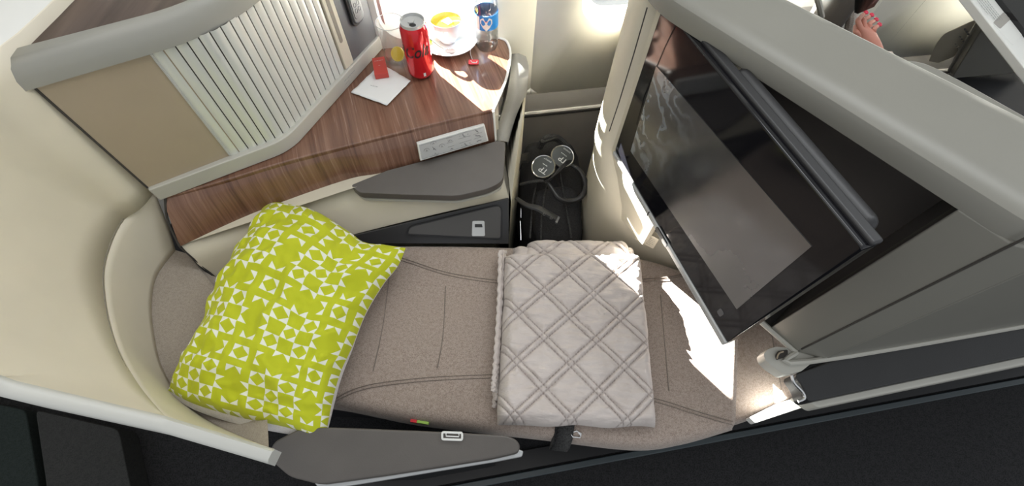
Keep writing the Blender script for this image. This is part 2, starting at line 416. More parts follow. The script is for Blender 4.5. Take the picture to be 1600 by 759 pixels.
# left end cap line of the fascia
b = MB(); b.tube(cat_([te[-1], (te[-1] + be[-1]) / 2 + V(-.008, 0, .004), be[-1]], 8), 0.0025, 6); b.build('end_trim', 'groove', con)
# cream lower side shell leaning out to the seat
lowE = [P(795, 310, .50), P(700, 330, .50), P(553, 366, .47), P(460, 395, .47), P(340, 436, .47)]
le = cat_(lowE, 30)
mid = [(a + c_) / 2 + V(0, -.004, 0.004) for a, c_ in zip(be, le)]
b = MB(); b.loft([[p + V(0, .004, 0) for p in be], mid, le, [p + V(0, .05, 0) for p in le], [p + V(0, .05, 0) for p in be]], cv=True, cap=True)
b.build('side_shell', 'cream', con, ang=0.8)
b = MB(); b.tube([P(281, 386, .60), P(340, 436, .472)], 0.002, 6); b.build('shell_joint', 'groove', con)
# body below the worktop, to the floor
b = MB(); b.slab([V(-.05, .84, .678), WP(0.33, -.01, .678), WP(-0.42, -.01, .678), V(-.74, .64, .678), V(-.35, .76, .678)], 0.678); b.build('carcass', 'cream', con)
# black stowage bin
b = MB()
face = [P(795, 309, .515), P(553, 367, .475), P(575, 380, .445), P(795, 381, .435)]
fn = (face[1] - face[0]).cross(face[3] - face[0]).normalized()
if fn.y > 0: fn = -fn
b.plate([p + fn * 0.006 for p in face], fn, 0.035); b.build('stowage_surround', 'charcoal', con, bevel=0.003)
def onface(px, py, lift=0.008): return PL(px, py, face[0] + fn * lift, fn)
door = round_poly([onface(784, 319), onface(640, 354), onface(636, 366), onface(783, 373)], [.02, .012, .008, .01])
b = MB(); b.plate(door, fn, 0.012); dr = b.build('stowage_door', 'darkgrey', con, bevel=0.0015)
b = MB(); b.tube([p for p in door], 0.0018, 6, closed=True); b.build('door_joint', 'black', dr)
b = MB(); q = [onface(738, 345, .010), onface(757, 345, .010), onface(758, 369, .010), onface(737, 369, .010)]
b.plate(round_poly(q, .004, 3), fn, 0.005); la = b.build('latch', 'silver', dr, bevel=0.001)
b = MB(); q = [onface(742, 350, .0115), onface(753, 350, .0115), onface(754, 355, .0115), onface(742, 355, .0115)]
b.plate(q, fn, 0.003); b.build('latch_recess', 'charcoal', dr)
# padded armrest
arm_t = [P(549, 292, .595), P(606, 269, .605), P(700, 244, .605), P(776, 223, .605), P(790, 224, .60), P(788, 262, .595), P(786, 285, .59), P(765, 297, .588), P(715, 309, .585), P(640, 307, .585), P(562, 304, .585)]
arm_t = [p + V(0, 0, .008) for p in arm_t]
b = MB(); b.slab(round_poly(arm_t, [.008, .0, 0, 0, .01, .01, .015, .02, .02, .02, .01], 4), 0.022)
ar = b.build('armrest', 'leather', con, bevel=0.007, seg=4, label='dark taupe leather armrest pad')
b = MB(); b.slab([p + V(0, 0, -.022) for p in round_poly([P(552, 293, .595), P(606, 272, .605), P(776, 226, .605), P(786, 230, .60), P(784, 285, .59), P(764, 295, .588), P(715, 307, .585), P(565, 303, .585)], .01, 3)], 0.008)
b.build('armrest_base', 'greyplastic', ar, bevel=0.002)
b = MB(); q = P(746, 301, .583); b.box(q, (.026, .006, .012), math.radians(17)); b.build('armrest_button', 'silver', ar, bevel=0.001)
# wing at the end of the console: grey pad on a cream fin
inner = cat_([P(799, 84, .70), P(797, 118, .70), P(789, 160, .68), P(778, 196, .635), P(775, 222, .605)], 16)
outer = cat_([P(822, 88, .70), P(826, 108, .695), P(822, 140, .675), P(806, 180, .635), P(793, 222, .60)], 16)
b = MB(); b.loft([inner, [(a + c_) / 2 + V(0, 0, .006) for a, c_ in zip(inner, outer)], outer, [p - V(0, 0, .03) for p in outer], [p - V(0, 0, .03) for p in inner]], cv=True, cap=True)
b.build('wing_pad', 'leather2', con, ang=0.9, label='grey padded trim curving down the end of the console')
b = MB()
fin_t = [V(p.x - .006, p.y, p.z - .012) for p in outer]; 
fo = cat_([V(.012, 1.09, .66), V(.018, 1.0, .655), V(.014, .9, .64), V(.003, .80, .60), V(-.008, .70, .50)], 16)
fb = cat_([V(.010, 1.09, .0), V(.014, 1.0, .0), V(.010, .9, .0), V(.0, .80, .0), V(-.012, .70, .0)], 16)
fi = [p + V(-.05, 0, 0) for p in fo]; fib = [p + V(-.05, 0, 0) for p in fb]
b.loft([[p + V(0, 0, 0) for p in fin_t], fo, fb, fib, [V(p.x, p.y, p.z - .02) for p in inner]], cv=True, cap=True)
b.build('end_fin', 'cream', con, ang=0.7)
# seat control panel on the fascia
fc0 = (te[0] + be[0]) / 2
cp = [P(756, 193, .672), P(651, 223, .672), P(656, 249, .625), P(762, 218, .625)]
cn = (cp[1] - cp[0]).cross(cp[3] - cp[0]).normalized()
if cn.y > 0: cn = -cn
b = MB(); b.plate([p + cn * 0.007 for p in cp], cn, 0.012); pn = b.build('control_panel', 'white', con, bevel=0.0012)
def lerp2(u, v, lift=.0): 
    return (cp[1] * (1 - u) + cp[0] * u) * (1 - v) + (cp[2] * (1 - u) + cp[3] * u) * v + cn * (.007 + lift)
b = MB(); b.plate([lerp2(.02, .06, .0008), lerp2(.98, .06, .0008), lerp2(.98, .94, .0008), lerp2(.02, .94, .0008)], cn, 0.002); b.build('panel_face', 'silver', pn)
b = MB()
ux = (cp[0] - cp[1]).normalized(); uy = (cp[1] - cp[2]).normalized()
def stroke(pts, r=0.0004): b.tube([lerp2(u, v, .0012) for u, v in pts], r, 4)
for (cu_, cv_) in ((.22, .2), (.22, .82), (.11, .5), (.33, .5)):
    stroke([(cu_ - .012, cv_ + .05), (cu_, cv_ - .05), (cu_ + .012, cv_ + .05)], .0005)
    stroke([(cu_ + .04 * math.cos(a), cv_ + .14 * math.sin(a)) for a in [math.pi * (i / 6) + (0 if cv_ > .6 else math.pi) for i in range(7)]], .0003)
stroke([(.20, .38), (.21, .5), (.24, .62)], .0007); stroke([(.2, .55), (.23, .5)], .0006)
stroke([(.41, .13), (.50, .13)], .0003); stroke([(.41, .4), (.50, .4)], .0003); stroke([(.41, .65), (.5, .65)], .0003)
stroke([(.43, .25), (.43, .32), (.455, .32), (.455, .25)], .0004); stroke([(.47, .25), (.47, .32), (.49, .32)], .0004)
stroke([(.44, .83), (.46, .78), (.475, .84)], .0008)
for v0 in (.22, .78):
    stroke([(.60, v0), (.61, v0)], .0006); stroke([(.72, v0), (.735, v0)], .0006)
    stroke([(.655, v0 - .08), (.66, v0 + .06), (.685, v0 + .08)], .0008)
for v0 in (.06, .36, .62, .92): stroke([(.58, v0), (.76, v0)], .0003); 
for v0 in (.36, .62): stroke([(.80, v0), (.93, v0)], .0003)
stroke([(.85, .12), (.86, .22), (.872, .2), (.88, .3)], .0009); stroke([(.83, .44), (.86, .49), (.88, .5), (.90, .56)], .0009); stroke([(.83, .82), (.86, .79), (.90, .80)], .0009)
b.build('panel_symbols', 'ink', pn)
b = MB()
stroke([(.04, .10), (.96, .10)], .0003); stroke([(.04, .90), (.96, .90)], .0003); b.build('panel_lines', 'softink', pn)

# ------------------------------------------------------------------ stowage cabinet with tambour door
cab = thing('tambour_cabinet', (-0.6, 0.8, .70), 'silver slatted tambour cabinet with rounded dark topped lid standing on the walnut console', 'cabinet')
Lx = V(-.757, .527, 0); Mx = V(-.62, .622, 0); Kx = V(-.527, .68, 0); Rx = V(-.386, 1.046, 0)
def at(p, z): return V(p.x, p.y, z)
f1 = (Kx - Lx).normalized(); n1 = V(f1.y, -f1.x, 0)
f2 = (Rx - Kx).normalized(); n2 = V(f2.y, -f2.x, 0)
back = [WP(0.005, -.005, 0), WP(-0.30, -.005, 0), V(-.745, .90, 0)]
bpoly = round_poly([Lx, Kx, Rx - V(0, 0.002, 0)] + back, [0, .035, 0, 0, 0, 0], 6)
b = MB(); b.slab([at(p, 1.0) for p in bpoly], .298); b.build('cabinet_body', 'tan', cab)
# base trim
bt = round_poly([Lx + n1 * .012, Kx + (n1 + n2) * .008, Rx + n2 * .012, Rx - n2 * .002, Kx - n1 * .01, Lx - n1 * .002], [0, .04, .004, 0, .03, 0], 6)
b = MB(); b.slab([at(p, .738) for p in bt], .0375); tr = b.build('base_trim', 'greyplastic', cab, bevel=.004)
b = MB(); m_ = Kx * .48 + Rx * .52 + n2 * .0125; lines_on(b, at(m_, .719), f2, (0, 0, 1), .13, .018, 2, .0016, .0006)
m_ = Kx * .2 + Rx * .8 + n2 * .0125; b.build('trim_print', 'softink', tr)
# tan front panel and slats following the front
path = []
P1 = Mx + (Kx - Mx) * .02; Rk = .05
arc = round_poly([Mx, Kx, Rx], [0, .035, 0], 10)
dist = [0]
for i in range(1, len(arc)): dist.append(dist[-1] + (arc[i] - arc[i - 1]).length)
def along(s):
    s = max(0, min(s, dist[-1] - 1e-6))
    for i in range(1, len(arc)):
        if dist[i] >= s:
            t = (s - dist[i - 1]) / (dist[i] - dist[i - 1]); return arc[i - 1].lerp(arc[i], t), (arc[i] - arc[i - 1]).normalized()
b = MB(); q = [Lx + n1 * .004, Mx + n1 * .004, Mx, Lx]; b.slab([at(p, .998) for p in q], .262); b.build('side_panel', 'tan', cab)
b = MB(); b.tube([at(Mx + n1 * .005, .74), at(Mx + n1 * .005, .998)], .0022, 6); b.build('panel_edge', 'silver', cab)
b = MB(); b.tube([at(Lx + n1 * .004, .738), at(Lx + n1 * .004, .998)], .0022, 6); b.build('shell_joint', 'groove', cab)
SL = dist[-1] * .70; NS = 18; step = SL / NS
for k in range(NS):
    rows = []
    for i in range(5):
        p, t = along((k + .06 + .88 * i / 4) * step); nrm = V(t.y, -t.x, 0)
        lift = .004 + .0016 * math.sin(math.pi * i / 4)
        rows.append([at(p + nrm * lift, .738), at(p + nrm * lift, 1.0)])
    pr, t = along((k + .5) * step); nrm = V(t.y, -t.x, 0)
    rows.append([at(p - nrm * .002, .738), at(p - nrm * .002, 1.0)])
    p0, t = along((k + .06) * step); rows.append([at(p0 - nrm * .002, .738), at(p0 - nrm * .002, 1.0)])
    b = MB(); b.loft(rows, cv=True); b.build('slat', 'slat', cab, ang=.7)
b = MB(); rows = [[at(along(SL * i / 30)[0] + V(along(SL * i / 30)[1].y, -along(SL * i / 30)[1].x, 0) * .0025, z) for z in (.739, .999)] for i in range(31)]; b.loft(rows); b.build('tambour_backing', 'groove', cab)
# tambour handle stile
def strip(s0, s1, z0, z1, lift, t=.006):
    p, tt = along(s0); q, _ = along(s1); nrm = V(tt.y, -tt.x, 0)
    return [at(p + nrm * lift, z1), at(q + nrm * lift, z1), at(q + nrm * lift, z0), at(p + nrm * lift, z0)], nrm, tt
D = dist[-1]
pts, nr, tt = strip(SL + .003, SL + .036, .738, 1.0, .008)
b = MB(); b.plate(pts, nr, .008); st = b.build('handle_stile', 'cream', cab, bevel=.002)
p, _ = along(SL + .018); b = MB()
b.plate([p + nr * .0085 + tt * x + V(0, 0, .885 + z) for x, z in rrect(.011, .16, .005, 5)], nr, .004); b.build('finger_groove', 'softgroove', st)
pts, nr, tt = strip(SL + .038, D - .002, .738, 1.0, .005)
b = MB(); b.plate(pts, nr, .006); gp = b.build('grey_panel', 'anthracite', cab, bevel=.001)
# lid with rounded front rail, dark wooden top
lid_o = round_poly([Lx + n1 * .010 - f1 * .02, Kx + n1 * .010 + V(.0, -.002, 0), Rx + n2 * .012] + [WP(0.01, -.005, 0), WP(-0.30, -.005, 0), V(-.765, .90, 0)], [0, .10, .01, 0, 0, 0], 8)
lid_i = round_poly([Lx - n1 * .03 + f1 * .005, Kx - n1 * .02 - f2 * .0, Rx - n2 * .02] + [WP(-0.02, -.03, 0), WP(-0.29, -.03, 0), V(-.735, .89, 0)], [0, .08, .01, 0, 0, 0], 8)
def prof(o, i):
    return [[at(p, .998) for p in o], [at(p, 1.015) for p in o], [at(p.lerp(q, .12), 1.032) for p, q in zip(o, i)], [at(p.lerp(q, .35), 1.043) for p, q in zip(o, i)], [at(p.lerp(q, .7), 1.046) for p, q in zip(o, i)], [at(q, 1.040) for q in i], [at(q, .998) for q in i]]
b = MB(); b.loft(prof(lid_o, lid_i), cu=True, cv=True); b.build('lid_rail', 'lidgrey', cab, ang=1.0)
b = MB(); b.slab([at(p, 1.038) for p in lid_i], .03); b.build('lid_top', 'darkwood', cab)

b = MB(); b.plate([at(Rx, .705), at(Rx, 1.0), at(Rx + AX * .03 + AN * .0, 1.0), at(Rx + AX * .03, .705)], V(.2, -.98, 0), .004); b.build('end_panel', 'pinkpanel', cab)
# remote handset in its holder on the grey panel: lifts away
rem = thing('handset', tuple(at(along(D * .87)[0], .82)), 'slim grey handset with round buttons docked upright on the dark cabinet panel', 'remote control')
rc = along(SL + .038 + (D - SL - .04) * .48)[0]
def cap(w, h, r, lift, t, z0): return [rc + nr * lift + tt * x + V(0, 0, z0 + z) for x, z in rrect(w, h, r, 6)]
b = MB(); b.plate(cap(.048, .19, .017, .013, .006, .905), nr, .008); b.build('handset_cradle', 'black', rem, bevel=.002)
b = MB(); b.plate(cap(.038, .178, .013, .017, .005, .907), nr, .006); hb = b.build('handset_body', 'handgrey', rem, bevel=.002)
b = MB(); b.plate(cap(.032, .165, .010, .0185, .005, .911), nr, .003); b.build('handset_face', 'handgrey', rem, bevel=.001)
for x, z in ((-.006, .0), (.006, .0), (-.006, -.014), (.006, -.014)):
    b = MB(); b.tube([rc + nr * .0188 + tt * (x + .0042 * math.cos(a)) + V(0, 0, .862 + z + .0052 * math.sin(a)) for a in [i * math.pi / 6 for i in range(12)]], .0005, 5, closed=True); b.build('button', 'ink', rem)
for x, z in ((-.008, .0), (.008, .002), (0, -.012), (0, .010)):
    b = MB(); b.plate([rc + nr * .020 + tt * (x + .0045 * math.cos(a)) + V(0, 0, .908 + z + .0045 * math.sin(a)) for a in [i * math.pi / 6 for i in range(12)]], nr, .002); b.build('button', 'white', rem)

# ------------------------------------------------------------------ head shell of the seat
sh = thing('seat_shell', (-.75, .3, 0), 'curved beige shell wrapping round the head of the seat with a pale rim', 'seat shell')
NC = 48
Mc = cat_([V(-.775, .90, .70), P(240, 297, .70), P(190, 345, .685), P(163, 410, .672), P(163, 470, .668), P(180, 540, .68), P(213, 602, .71), P(255, 654, .76)], NC)
T = cat_([V(-.735, .90, 1.06), V(-.757, .527, 1.06), V(-.80, .44, 1.11), V(-.84, .32, 1.19), V(-.83, .22, 1.17), V(-.775, .15, 1.03), P(-60, 583, .915), P(0, 597, .88), P(255, 654, .763)], NC)
rows = []
for k in range(9):
    t = k / 8; bul = V(-1, 0, 0) * (.006 * math.sin(math.pi * t))
    rows.append([a.lerp(c_, t) + bul * max(0, min(1, (NC - 6 - i) / 10)) * (1 if i > 12 else i / 12 * .0) for i, (a, c_) in enumerate(zip(Mc, T))])
b = MB(); b.loft(rows); o = b.build('upper_shell', 'cream_shell', sh, ang=1.2)
m_ = o.modifiers.new('thick', 'SOLIDIFY'); m_.thickness = .008; m_.offset = 0
M2 = cat_([P(240, 297, .70), P(190, 345, .685), P(163, 410, .672), P(163, 470, .668), P(180, 540, .68), P(213, 602, .71), P(255, 654, .76), P(340, 681, .72), P(427, 705, .68)], NC)
B2 = cat_([P(272, 390, .54), P(243, 430, .54), P(234, 475, .54), P(238, 525, .54), P(250, 575, .54), P(280, 625, .545), P(325, 660, .55), P(375, 685, .57), P(420, 703, .62)], NC)
rows = []
for k in range(9):
    t = k / 8; rows.append([a.lerp(c_, t) + V(0, 0, -.006) * math.sin(math.pi * t) * min(1, (NC - 1 - i) / 8) for i, (a, c_) in enumerate(zip(M2, B2))])
b = MB(); b.loft(rows); o = b.build('lower_shell', 'cream_shell', sh, ang=1.2)
m_ = o.modifiers.new('thick', 'SOLIDIFY'); m_.thickness = .008; m_.offset = 0
b = MB(); b.tube([p + V(.004, 0, .004) for p in M2[:36]], .0009, 5); b.build('shell_seam', 'softgroove', sh)
b = MB(); b.tube([P(0, 167, 1.0), P(24, 148, 1.0), P(45, 131, 1.0)], .0014, 5); b.build('upper_seam', 'softgroove', sh)
ctop = T[:24]
b = MB(); b.loft([ctop, [p + V(-.012, -.0, .010) for p in ctop], [p + V(-.05, 0, .012) for p in ctop], [p + V(-.22, 0, .0) for p in ctop]]); o = b.build('top_flange', 'white', sh, ang=1.2)
# headrest cushion inside the bowl
ctr = P(390, 520, .50)
BC = cat_([P(520, 386, .46), P(440, 400, .47), P(345, 434, .49), P(292, 396, .53)], 16) + B2
rows = [[V(*p.lerp(ctr, t).xy, p.z * (1 - t) ** 1.5 + .485 * (1 - (1 - t) ** 1.5)) for p in BC] for t in (0, .15, .35, .6, 1)]
b = MB(); b.loft(rows); b.build('headrest_cushion', 'headfabric', sh, ang=1.2)
b = MB(); b.tube([p + V(.002, 0, .003) for p in B2[1:-6]], .0011, 5); b.build('cushion_seam', 'softgroove', sh)
# pale rim along the top
rim = T[14:] + M2[37:]
ra, rb2, rc2 = P(0, 597, .88), P(255, 656, .765), P(427, 708, .68)
rim = cat_([T[16], T[22], T[27], T[31]], 14) + [ra.lerp(rb2, i / 20) for i in range(1, 20)] + [rb2.lerp(rc2, i / 16) for i in range(17)]
rows = []
for i, p in enumerate(rim):
    t = (rim[min(i + 1, 49)] - rim[max(i - 1, 0)]); th = V(t.x, t.y, 0).normalized(); on = V(th.y, -th.x, 0)
    if on.dot(V(p.x + .35, p.y - .35, 0)) < 0: on = -on
    hgt = .058 if i < 40 else .058 - .030 * (i - 40) / 9
    rows.append([p - on * .006 + V(0, 0, .000), p - on * .002 + V(0, 0, .006), p + on * .010 + V(0, 0, .006), p + on * .016, p + on * .018 - V(0, 0, hgt), p - on * .004 - V(0, 0, hgt)])
b = MB(); b.loft(rows, cu=True, cap=True); b.build('rim', 'rimgrey', sh, ang=.9)

# ------------------------------------------------------------------ the bed: seat cushions
def cushion(mb, near, far, ztop, thick, x_ends=.02, crown=.006, nx=70, ny=30, edge=.03):
    near = cat_(near, nx); far = cat_(far, nx); rows = []
    prof_ = []
    for j in range(ny):
        t = j / (ny - 1); prof_.append(.5 - .5 * math.cos(math.pi * t))
    L = sum((near[i + 1] - near[i]).length for i in range(nx - 1)); s = 0
    for i in range(nx):
        if i: s += (near[i] - near[i - 1]).length
        fx = min(1, min(s, L - s) / edge); row = []
        W = (far[i] - near[i]).length
        for t in prof_:
            fy = min(1, min(t, 1 - t) * W / edge)
            r = (1 - (1 - fx) ** 2.2) * (1 - (1 - fy) ** 2.2); r = max(r, 0) ** .5
            p = near[i].lerp(far[i], t); row.append(V(p.x, p.y, p.z - thick * .45 * (1 - r) + crown * math.sin(math.pi * t)))
        rows.append(row)
    mb.loft(rows)
    # underside skirt
    loop = [rows[0][j] for j in range(ny)] + [rows[i][-1] for i in range(1, nx)] + [rows[-1][j] for j in range(ny - 2, -1, -1)] + [rows[i][0] for i in range(nx - 2, 0, -1)]
    cen = sum((p for p in loop), V(0, 0, 0)) / len(loop)
    l2 = [V(*(p.lerp(cen, .012)).xy, p.z - thick * .5) for p in loop]
    mb.loft([loop, [p - V(0, 0, thick * .3) for p in loop], l2], cu=True)
    mb.add(l2, [tuple(range(len(l2)))])
    return rows
seat = thing('lie_flat_seat', (0.0, .35, 0), 'long taupe fabric seat laid flat as a bed across the middle', 'seat')
b = MB()
near = [P(300, 610, .45), P(340, 640, .45), P(400, 640, .45), P(455, 628, .45), P(525, 634, .45), P(640, 657, .45), P(760, 672, .45), P(850, 682, .45), P(1000, 699, .45), P(1080, 690, .45), P(1157, 668, .45)]
far = [P(345, 438, .45), P(380, 425, .45), P(430, 402, .45), P(500, 390, .45), P(580, 380, .45), P(700, 379, .45), P(790, 381, .45), P(880, 384, .45), P(1000, 398, .45), P(1090, 425, .45), P(1160, 440, .45)]
b = MB(); seat_rows = cushion(b, near, far, .45, .09, edge=.022); mc = b.build('seat_cushion', 'seat', seat, ang=1.2)
NS_ = 0
def seam(path, z=.4545, double=True, r=.0011, name='stitched_seam'):
    b = MB(); pts = cat_([P(x, y, z) for x, y in path], 30)
    b.tube(pts, r, 5)
    if double: b.tube([p + V(0, .0075, 0) for p in pts], r, 5)
    b.build(name, 'seatseam', mc)
seam([(560, 385), (600, 398), (635, 409), (700, 430), (785, 443), (850, 446)])
seam([(522, 628), (555, 612), (600, 602), (680, 594), (780, 590), (850, 590)])
seam([(1000, 440), (1040, 437), (1075, 430), (1110, 418)])
seam([(1000, 622), (1040, 632), (1090, 648), (1146, 664)])
for q in ([(612, 400), (606, 450), (598, 510), (583, 580)], [(696, 447), (694, 500), (690, 540), (683, 575)], [(1032, 460), (1038, 530), (1045, 610)]):
    seam(q, .456, False, .0013, 'pull_in_crease')
b = MB(); b.box(P(656, 659, .425), (.042, .004, .011), math.radians(-6)); 
rb = MB(); rb.box(P(647, 658, .438), (.014, .006, .013), math.radians(-6)); rb.build('red_tag_end', 'rednylon', mc)
gb = MB(); gb.box(P(661, 660, .438), (.026, .0056, .012), math.radians(-6)); gb.build('green_tag_end', 'greennylon', mc)
# far footrest cushion, slightly lower
b = MB()
near = [P(1120, 667, .395), P(1160, 660, .395), P(1200, 645, .395), P(1245, 625, .395)]
far = [P(1120, 430, .395), P(1160, 430, .395), P(1210, 430, .395), P(1260, 440, .395)]
cushion(b, near, far, .395, .08, edge=.014, nx=24); fr_ = b.build('footrest_cushion', 'seat', seat, ang=1.2)
b = MB(); b.tube(cat_([P(1205, 515, .401), P(1212, 560, .401), P(1222, 612, .401)], 10), .0012, 5); b.build('pull_in_crease', 'seatseam', fr_)
# seat frame under the cushions
b = MB(); b.slab([V(-.80, .20, .36), V(.56, .20, .36), V(.56, .55, .36), V(-.80, .50, .36)], .35); b.build('seat_frame', 'black', seat)
# seat belt hanging over the near edge
belt = thing('seat_belt', tuple(P(865, 700, .42)), 'dark grey seat belt webbing hanging over the near seat edge below the blanket', 'seat belt')
b = MB(); pa = [P(870, 655, .462), P(868, 668, .458), P(866, 684, .44), P(862, 697, .42), P(858, 703, .40)]
pb = [p + V(.040, -.002, 0) for p in pa]; b.loft([pa, pb, [p - V(0, -.002, .002) for p in pb], [p - V(0, -.002, .002) for p in pa]], cv=True, cap=True); b.build('webbing', 'strap', belt, ang=.9)
b = MB(); b.slab([P(888, 668, .445), P(902, 670, .445), P(903, 681, .44), P(887, 680, .44)], .006); b.build('buckle_tab', 'seat', belt, bevel=.001)
b = MB(); b.tube([P(891, 676, .448), P(901, 673, .452), P(908, 677, .45), P(906, 683, .446), P(895, 682, .446)], .0022, 6, closed=True); b.tube([P(900, 671, .45), P(908, 681, .45)], .0014, 6); b.build('metal_clip', 'chrome', belt)
# aisle armrest
aa = thing('aisle_armrest', tuple(P(620, 710, .0)), 'dark padded armrest on the aisle side in front of the pillow', 'armrest')
top = [P(426, 690, .55), P(470, 668, .56), P(520, 667, .56), P(620, 671, .56), P(715, 675, .56), P(795, 680, .555), P(812, 690, .55), P(813, 706, .545), P(770, 716, .54), P(690, 729, .535), P(600, 743, .53), P(500, 757, .52), P(452, 745, .53), P(418, 715, .54)]
b = MB(); b.slab(round_poly(top, .012, 3), .035); ap = b.build('arm_pad', 'leather', aa, bevel=.011, seg=5)
b = MB(); lo_ = [P(818, 704, .51), P(816, 713, .505), P(770, 722, .50), P(690, 735, .50), P(600, 750, .50), P(500, 766, .49), P(480, 740, .50), P(690, 715, .51), P(790, 695, .51)]
b.slab(lo_, .012); b.build('arm_base', 'silver', aa, bevel=.003)
b = MB(); b.slab([P(770, 705, .488), P(600, 735, .488), P(470, 740, .488), P(460, 700, .488), P(760, 690, .488)], .488); b.build('arm_support', 'black', aa)
b = MB(); q = [P(691, 675, .566), P(722, 676, .566), P(722, 687, .562), P(691, 686, .562)]; b.tube(round_poly(q, .003, 3), .0022, 6, closed=True)
b.tube([P(697, 676, .567), P(697, 681, .566), P(717, 682, .566), P(717, 677, .567)], .0012, 5); b.build('armrest_catch', 'white', aa)

# ------------------------------------------------------------------ pillow
def pillow_mat():
    t = NT('printed_pillow_cotton'); tc = t.new('ShaderNodeTexCoord'); sp = t.new('ShaderNodeSeparateXYZ'); t.link(tc.outputs['UV'], sp.inputs[0])
    m = t.math
    U, W_ = sp.outputs[0], sp.outputs[1]
    def modp(x, p): return m('SUBTRACT', x, m('MULTIPLY', m('FLOOR', m('DIVIDE', x, p)), p))
    def between(x, a, c): return m('MULTIPLY', m('GREATER_THAN', x, a), m('LESS_THAN', x, c))
    def diamond(x, y, cx, cy):        # square cell centred on (cx, cy) with white corners
        ax = m('ABSOLUTE', m('SUBTRACT', x, cx)); ay = m('ABSOLUTE', m('SUBTRACT', y, cy))
        ins = m('MULTIPLY', m('LESS_THAN', ax, .5), m('LESS_THAN', ay, .5))
        return m('MULTIPLY', ins, m('GREATER_THAN', m('ADD', ax, ay), .5))
    def spikes(x, y, cx, cy, dx, dy):  # two points standing out of the cell edge, direction (dx, dy), base centre (cx, cy)
        rx = m('SUBTRACT', x, cx); ry = m('SUBTRACT', y, cy)
        p = m('ADD', m('MULTIPLY', rx, dx), m('MULTIPLY', ry, dy)); q = m('ABSOLUTE', m('ADD', m('MULTIPLY', rx, -dy), m('MULTIPLY', ry, dx)))
        ins = m('MULTIPLY', m('GREATER_THAN', p, 0.0), m('LESS_THAN', q, .5))
        return m('MULTIPLY', ins, m('LESS_THAN', p, q))
    x = modp(m('SUBTRACT', U, .6), 5.0); y = modp(m('SUBTRACT', W_, 2.7), 5.0)
    parts = [diamond(x, y, cx, cy) for cx, cy in ((.5, .5), (2.5, .5), (.5, 2.5), (2.5, 2.5), (1.5, 1.5))]
    x3 = modp(m('ADD', x, 1.0), 5.0); y3 = modp(m('ADD', y, 1.0), 5.0)   # cluster spans 1..4
    for cx, cy, dx, dy in ((4, 2.5, 1, 0), (1, 2.5, -1, 0), (2.5, 4, 0, 1), (2.5, 1, 0, -1)): parts.append(spikes(x3, y3, cx, cy, dx, dy))
    xs = modp(m('ADD', x, 3.5), 5.0); ys = modp(m('ADD', y, 3.5), 5.0)     # the small star sits at (2.5, 2.5)
    parts.append(diamond(xs, ys, 2.5, 2.5))
    for cx, cy, dx, dy in ((3.0, 2.5, 1, 0), (2.0, 2.5, -1, 0), (2.5, 3.0, 0, 1), (2.5, 2.0, 0, -1)):
        parts.append(spikes(xs, ys, cx + dx * .55, cy + dy * .55, dx, dy))
    f = parts[0]
    for q in parts[1:]: f = m('MAXIMUM', f, q)
    v = t.coords(); wr = t.noise(v, 14, 3); fine = t.noise(v, 1400, 1)
    t.set(Base_Color=t.mix(f, (0.50, 0.545, 0.006, 1), (0.80, 0.82, 0.72, 1)), Roughness=.75)
    t.b.inputs['Sheen Weight'].default_value = .1
    t.bump(t.math('ADD', t.math('MULTIPLY', wr, 1.0), t.math('MULTIPLY', fine, .05)), .7, .010)
    return t.m
M['pillow'] = pillow_mat()
M['pillowback'] = fabric('white_cotton', (0.62, 0.59, 0.57), (0.74, 0.71, 0.69), 900, .3)
pil = thing('pillow', (-.47, .36, .5), 'chartreuse pillow with white star print lying on the head end of the seat', 'pillow')
NU, NV = 70, 100
from mathutils import noise as mn
def edge_curve(px, n, z0, z1):
    pts = cat_([V(x, y, 0) for x, y in px], 60); L = [0]
    for i in range(1, 60): L.append(L[-1] + (pts[i] - pts[i - 1]).length)
    def f(t):
        d_ = t * L[-1]
        for i in range(1, 60):
            if L[i] >= d_ - 1e-9:
                k = (d_ - L[i - 1]) / (L[i] - L[i - 1]); q = pts[i - 1].lerp(pts[i], k); return P(q.x, q.y, z0 + (z1 - z0) * t)
        return P(px[-1][0], px[-1][1], z1)
    return f
eT = edge_curve([(410, 322), (432, 317), (475, 326), (512, 341), (548, 364), (572, 381), (602, 383), (634, 387)], NU, .60, .535)
eB = edge_curve([(262, 609), (288, 624), (318, 636), (375, 652), (450, 668), (490, 682), (509, 680)], NU, .585, .54)
eL = edge_curve([(410, 322), (401, 350), (376, 392), (338, 460), (325, 495), (313, 528), (281, 576), (262, 609)], NV, .60, .585)
eR = edge_curve([(634, 387), (622, 415), (600, 442), (572, 488), (551, 540), (532, 582), (519, 628), (509, 680)], NV, .535, .54)
TL, TR, BL, BR = eT(0), eT(1), eB(0), eB(1)
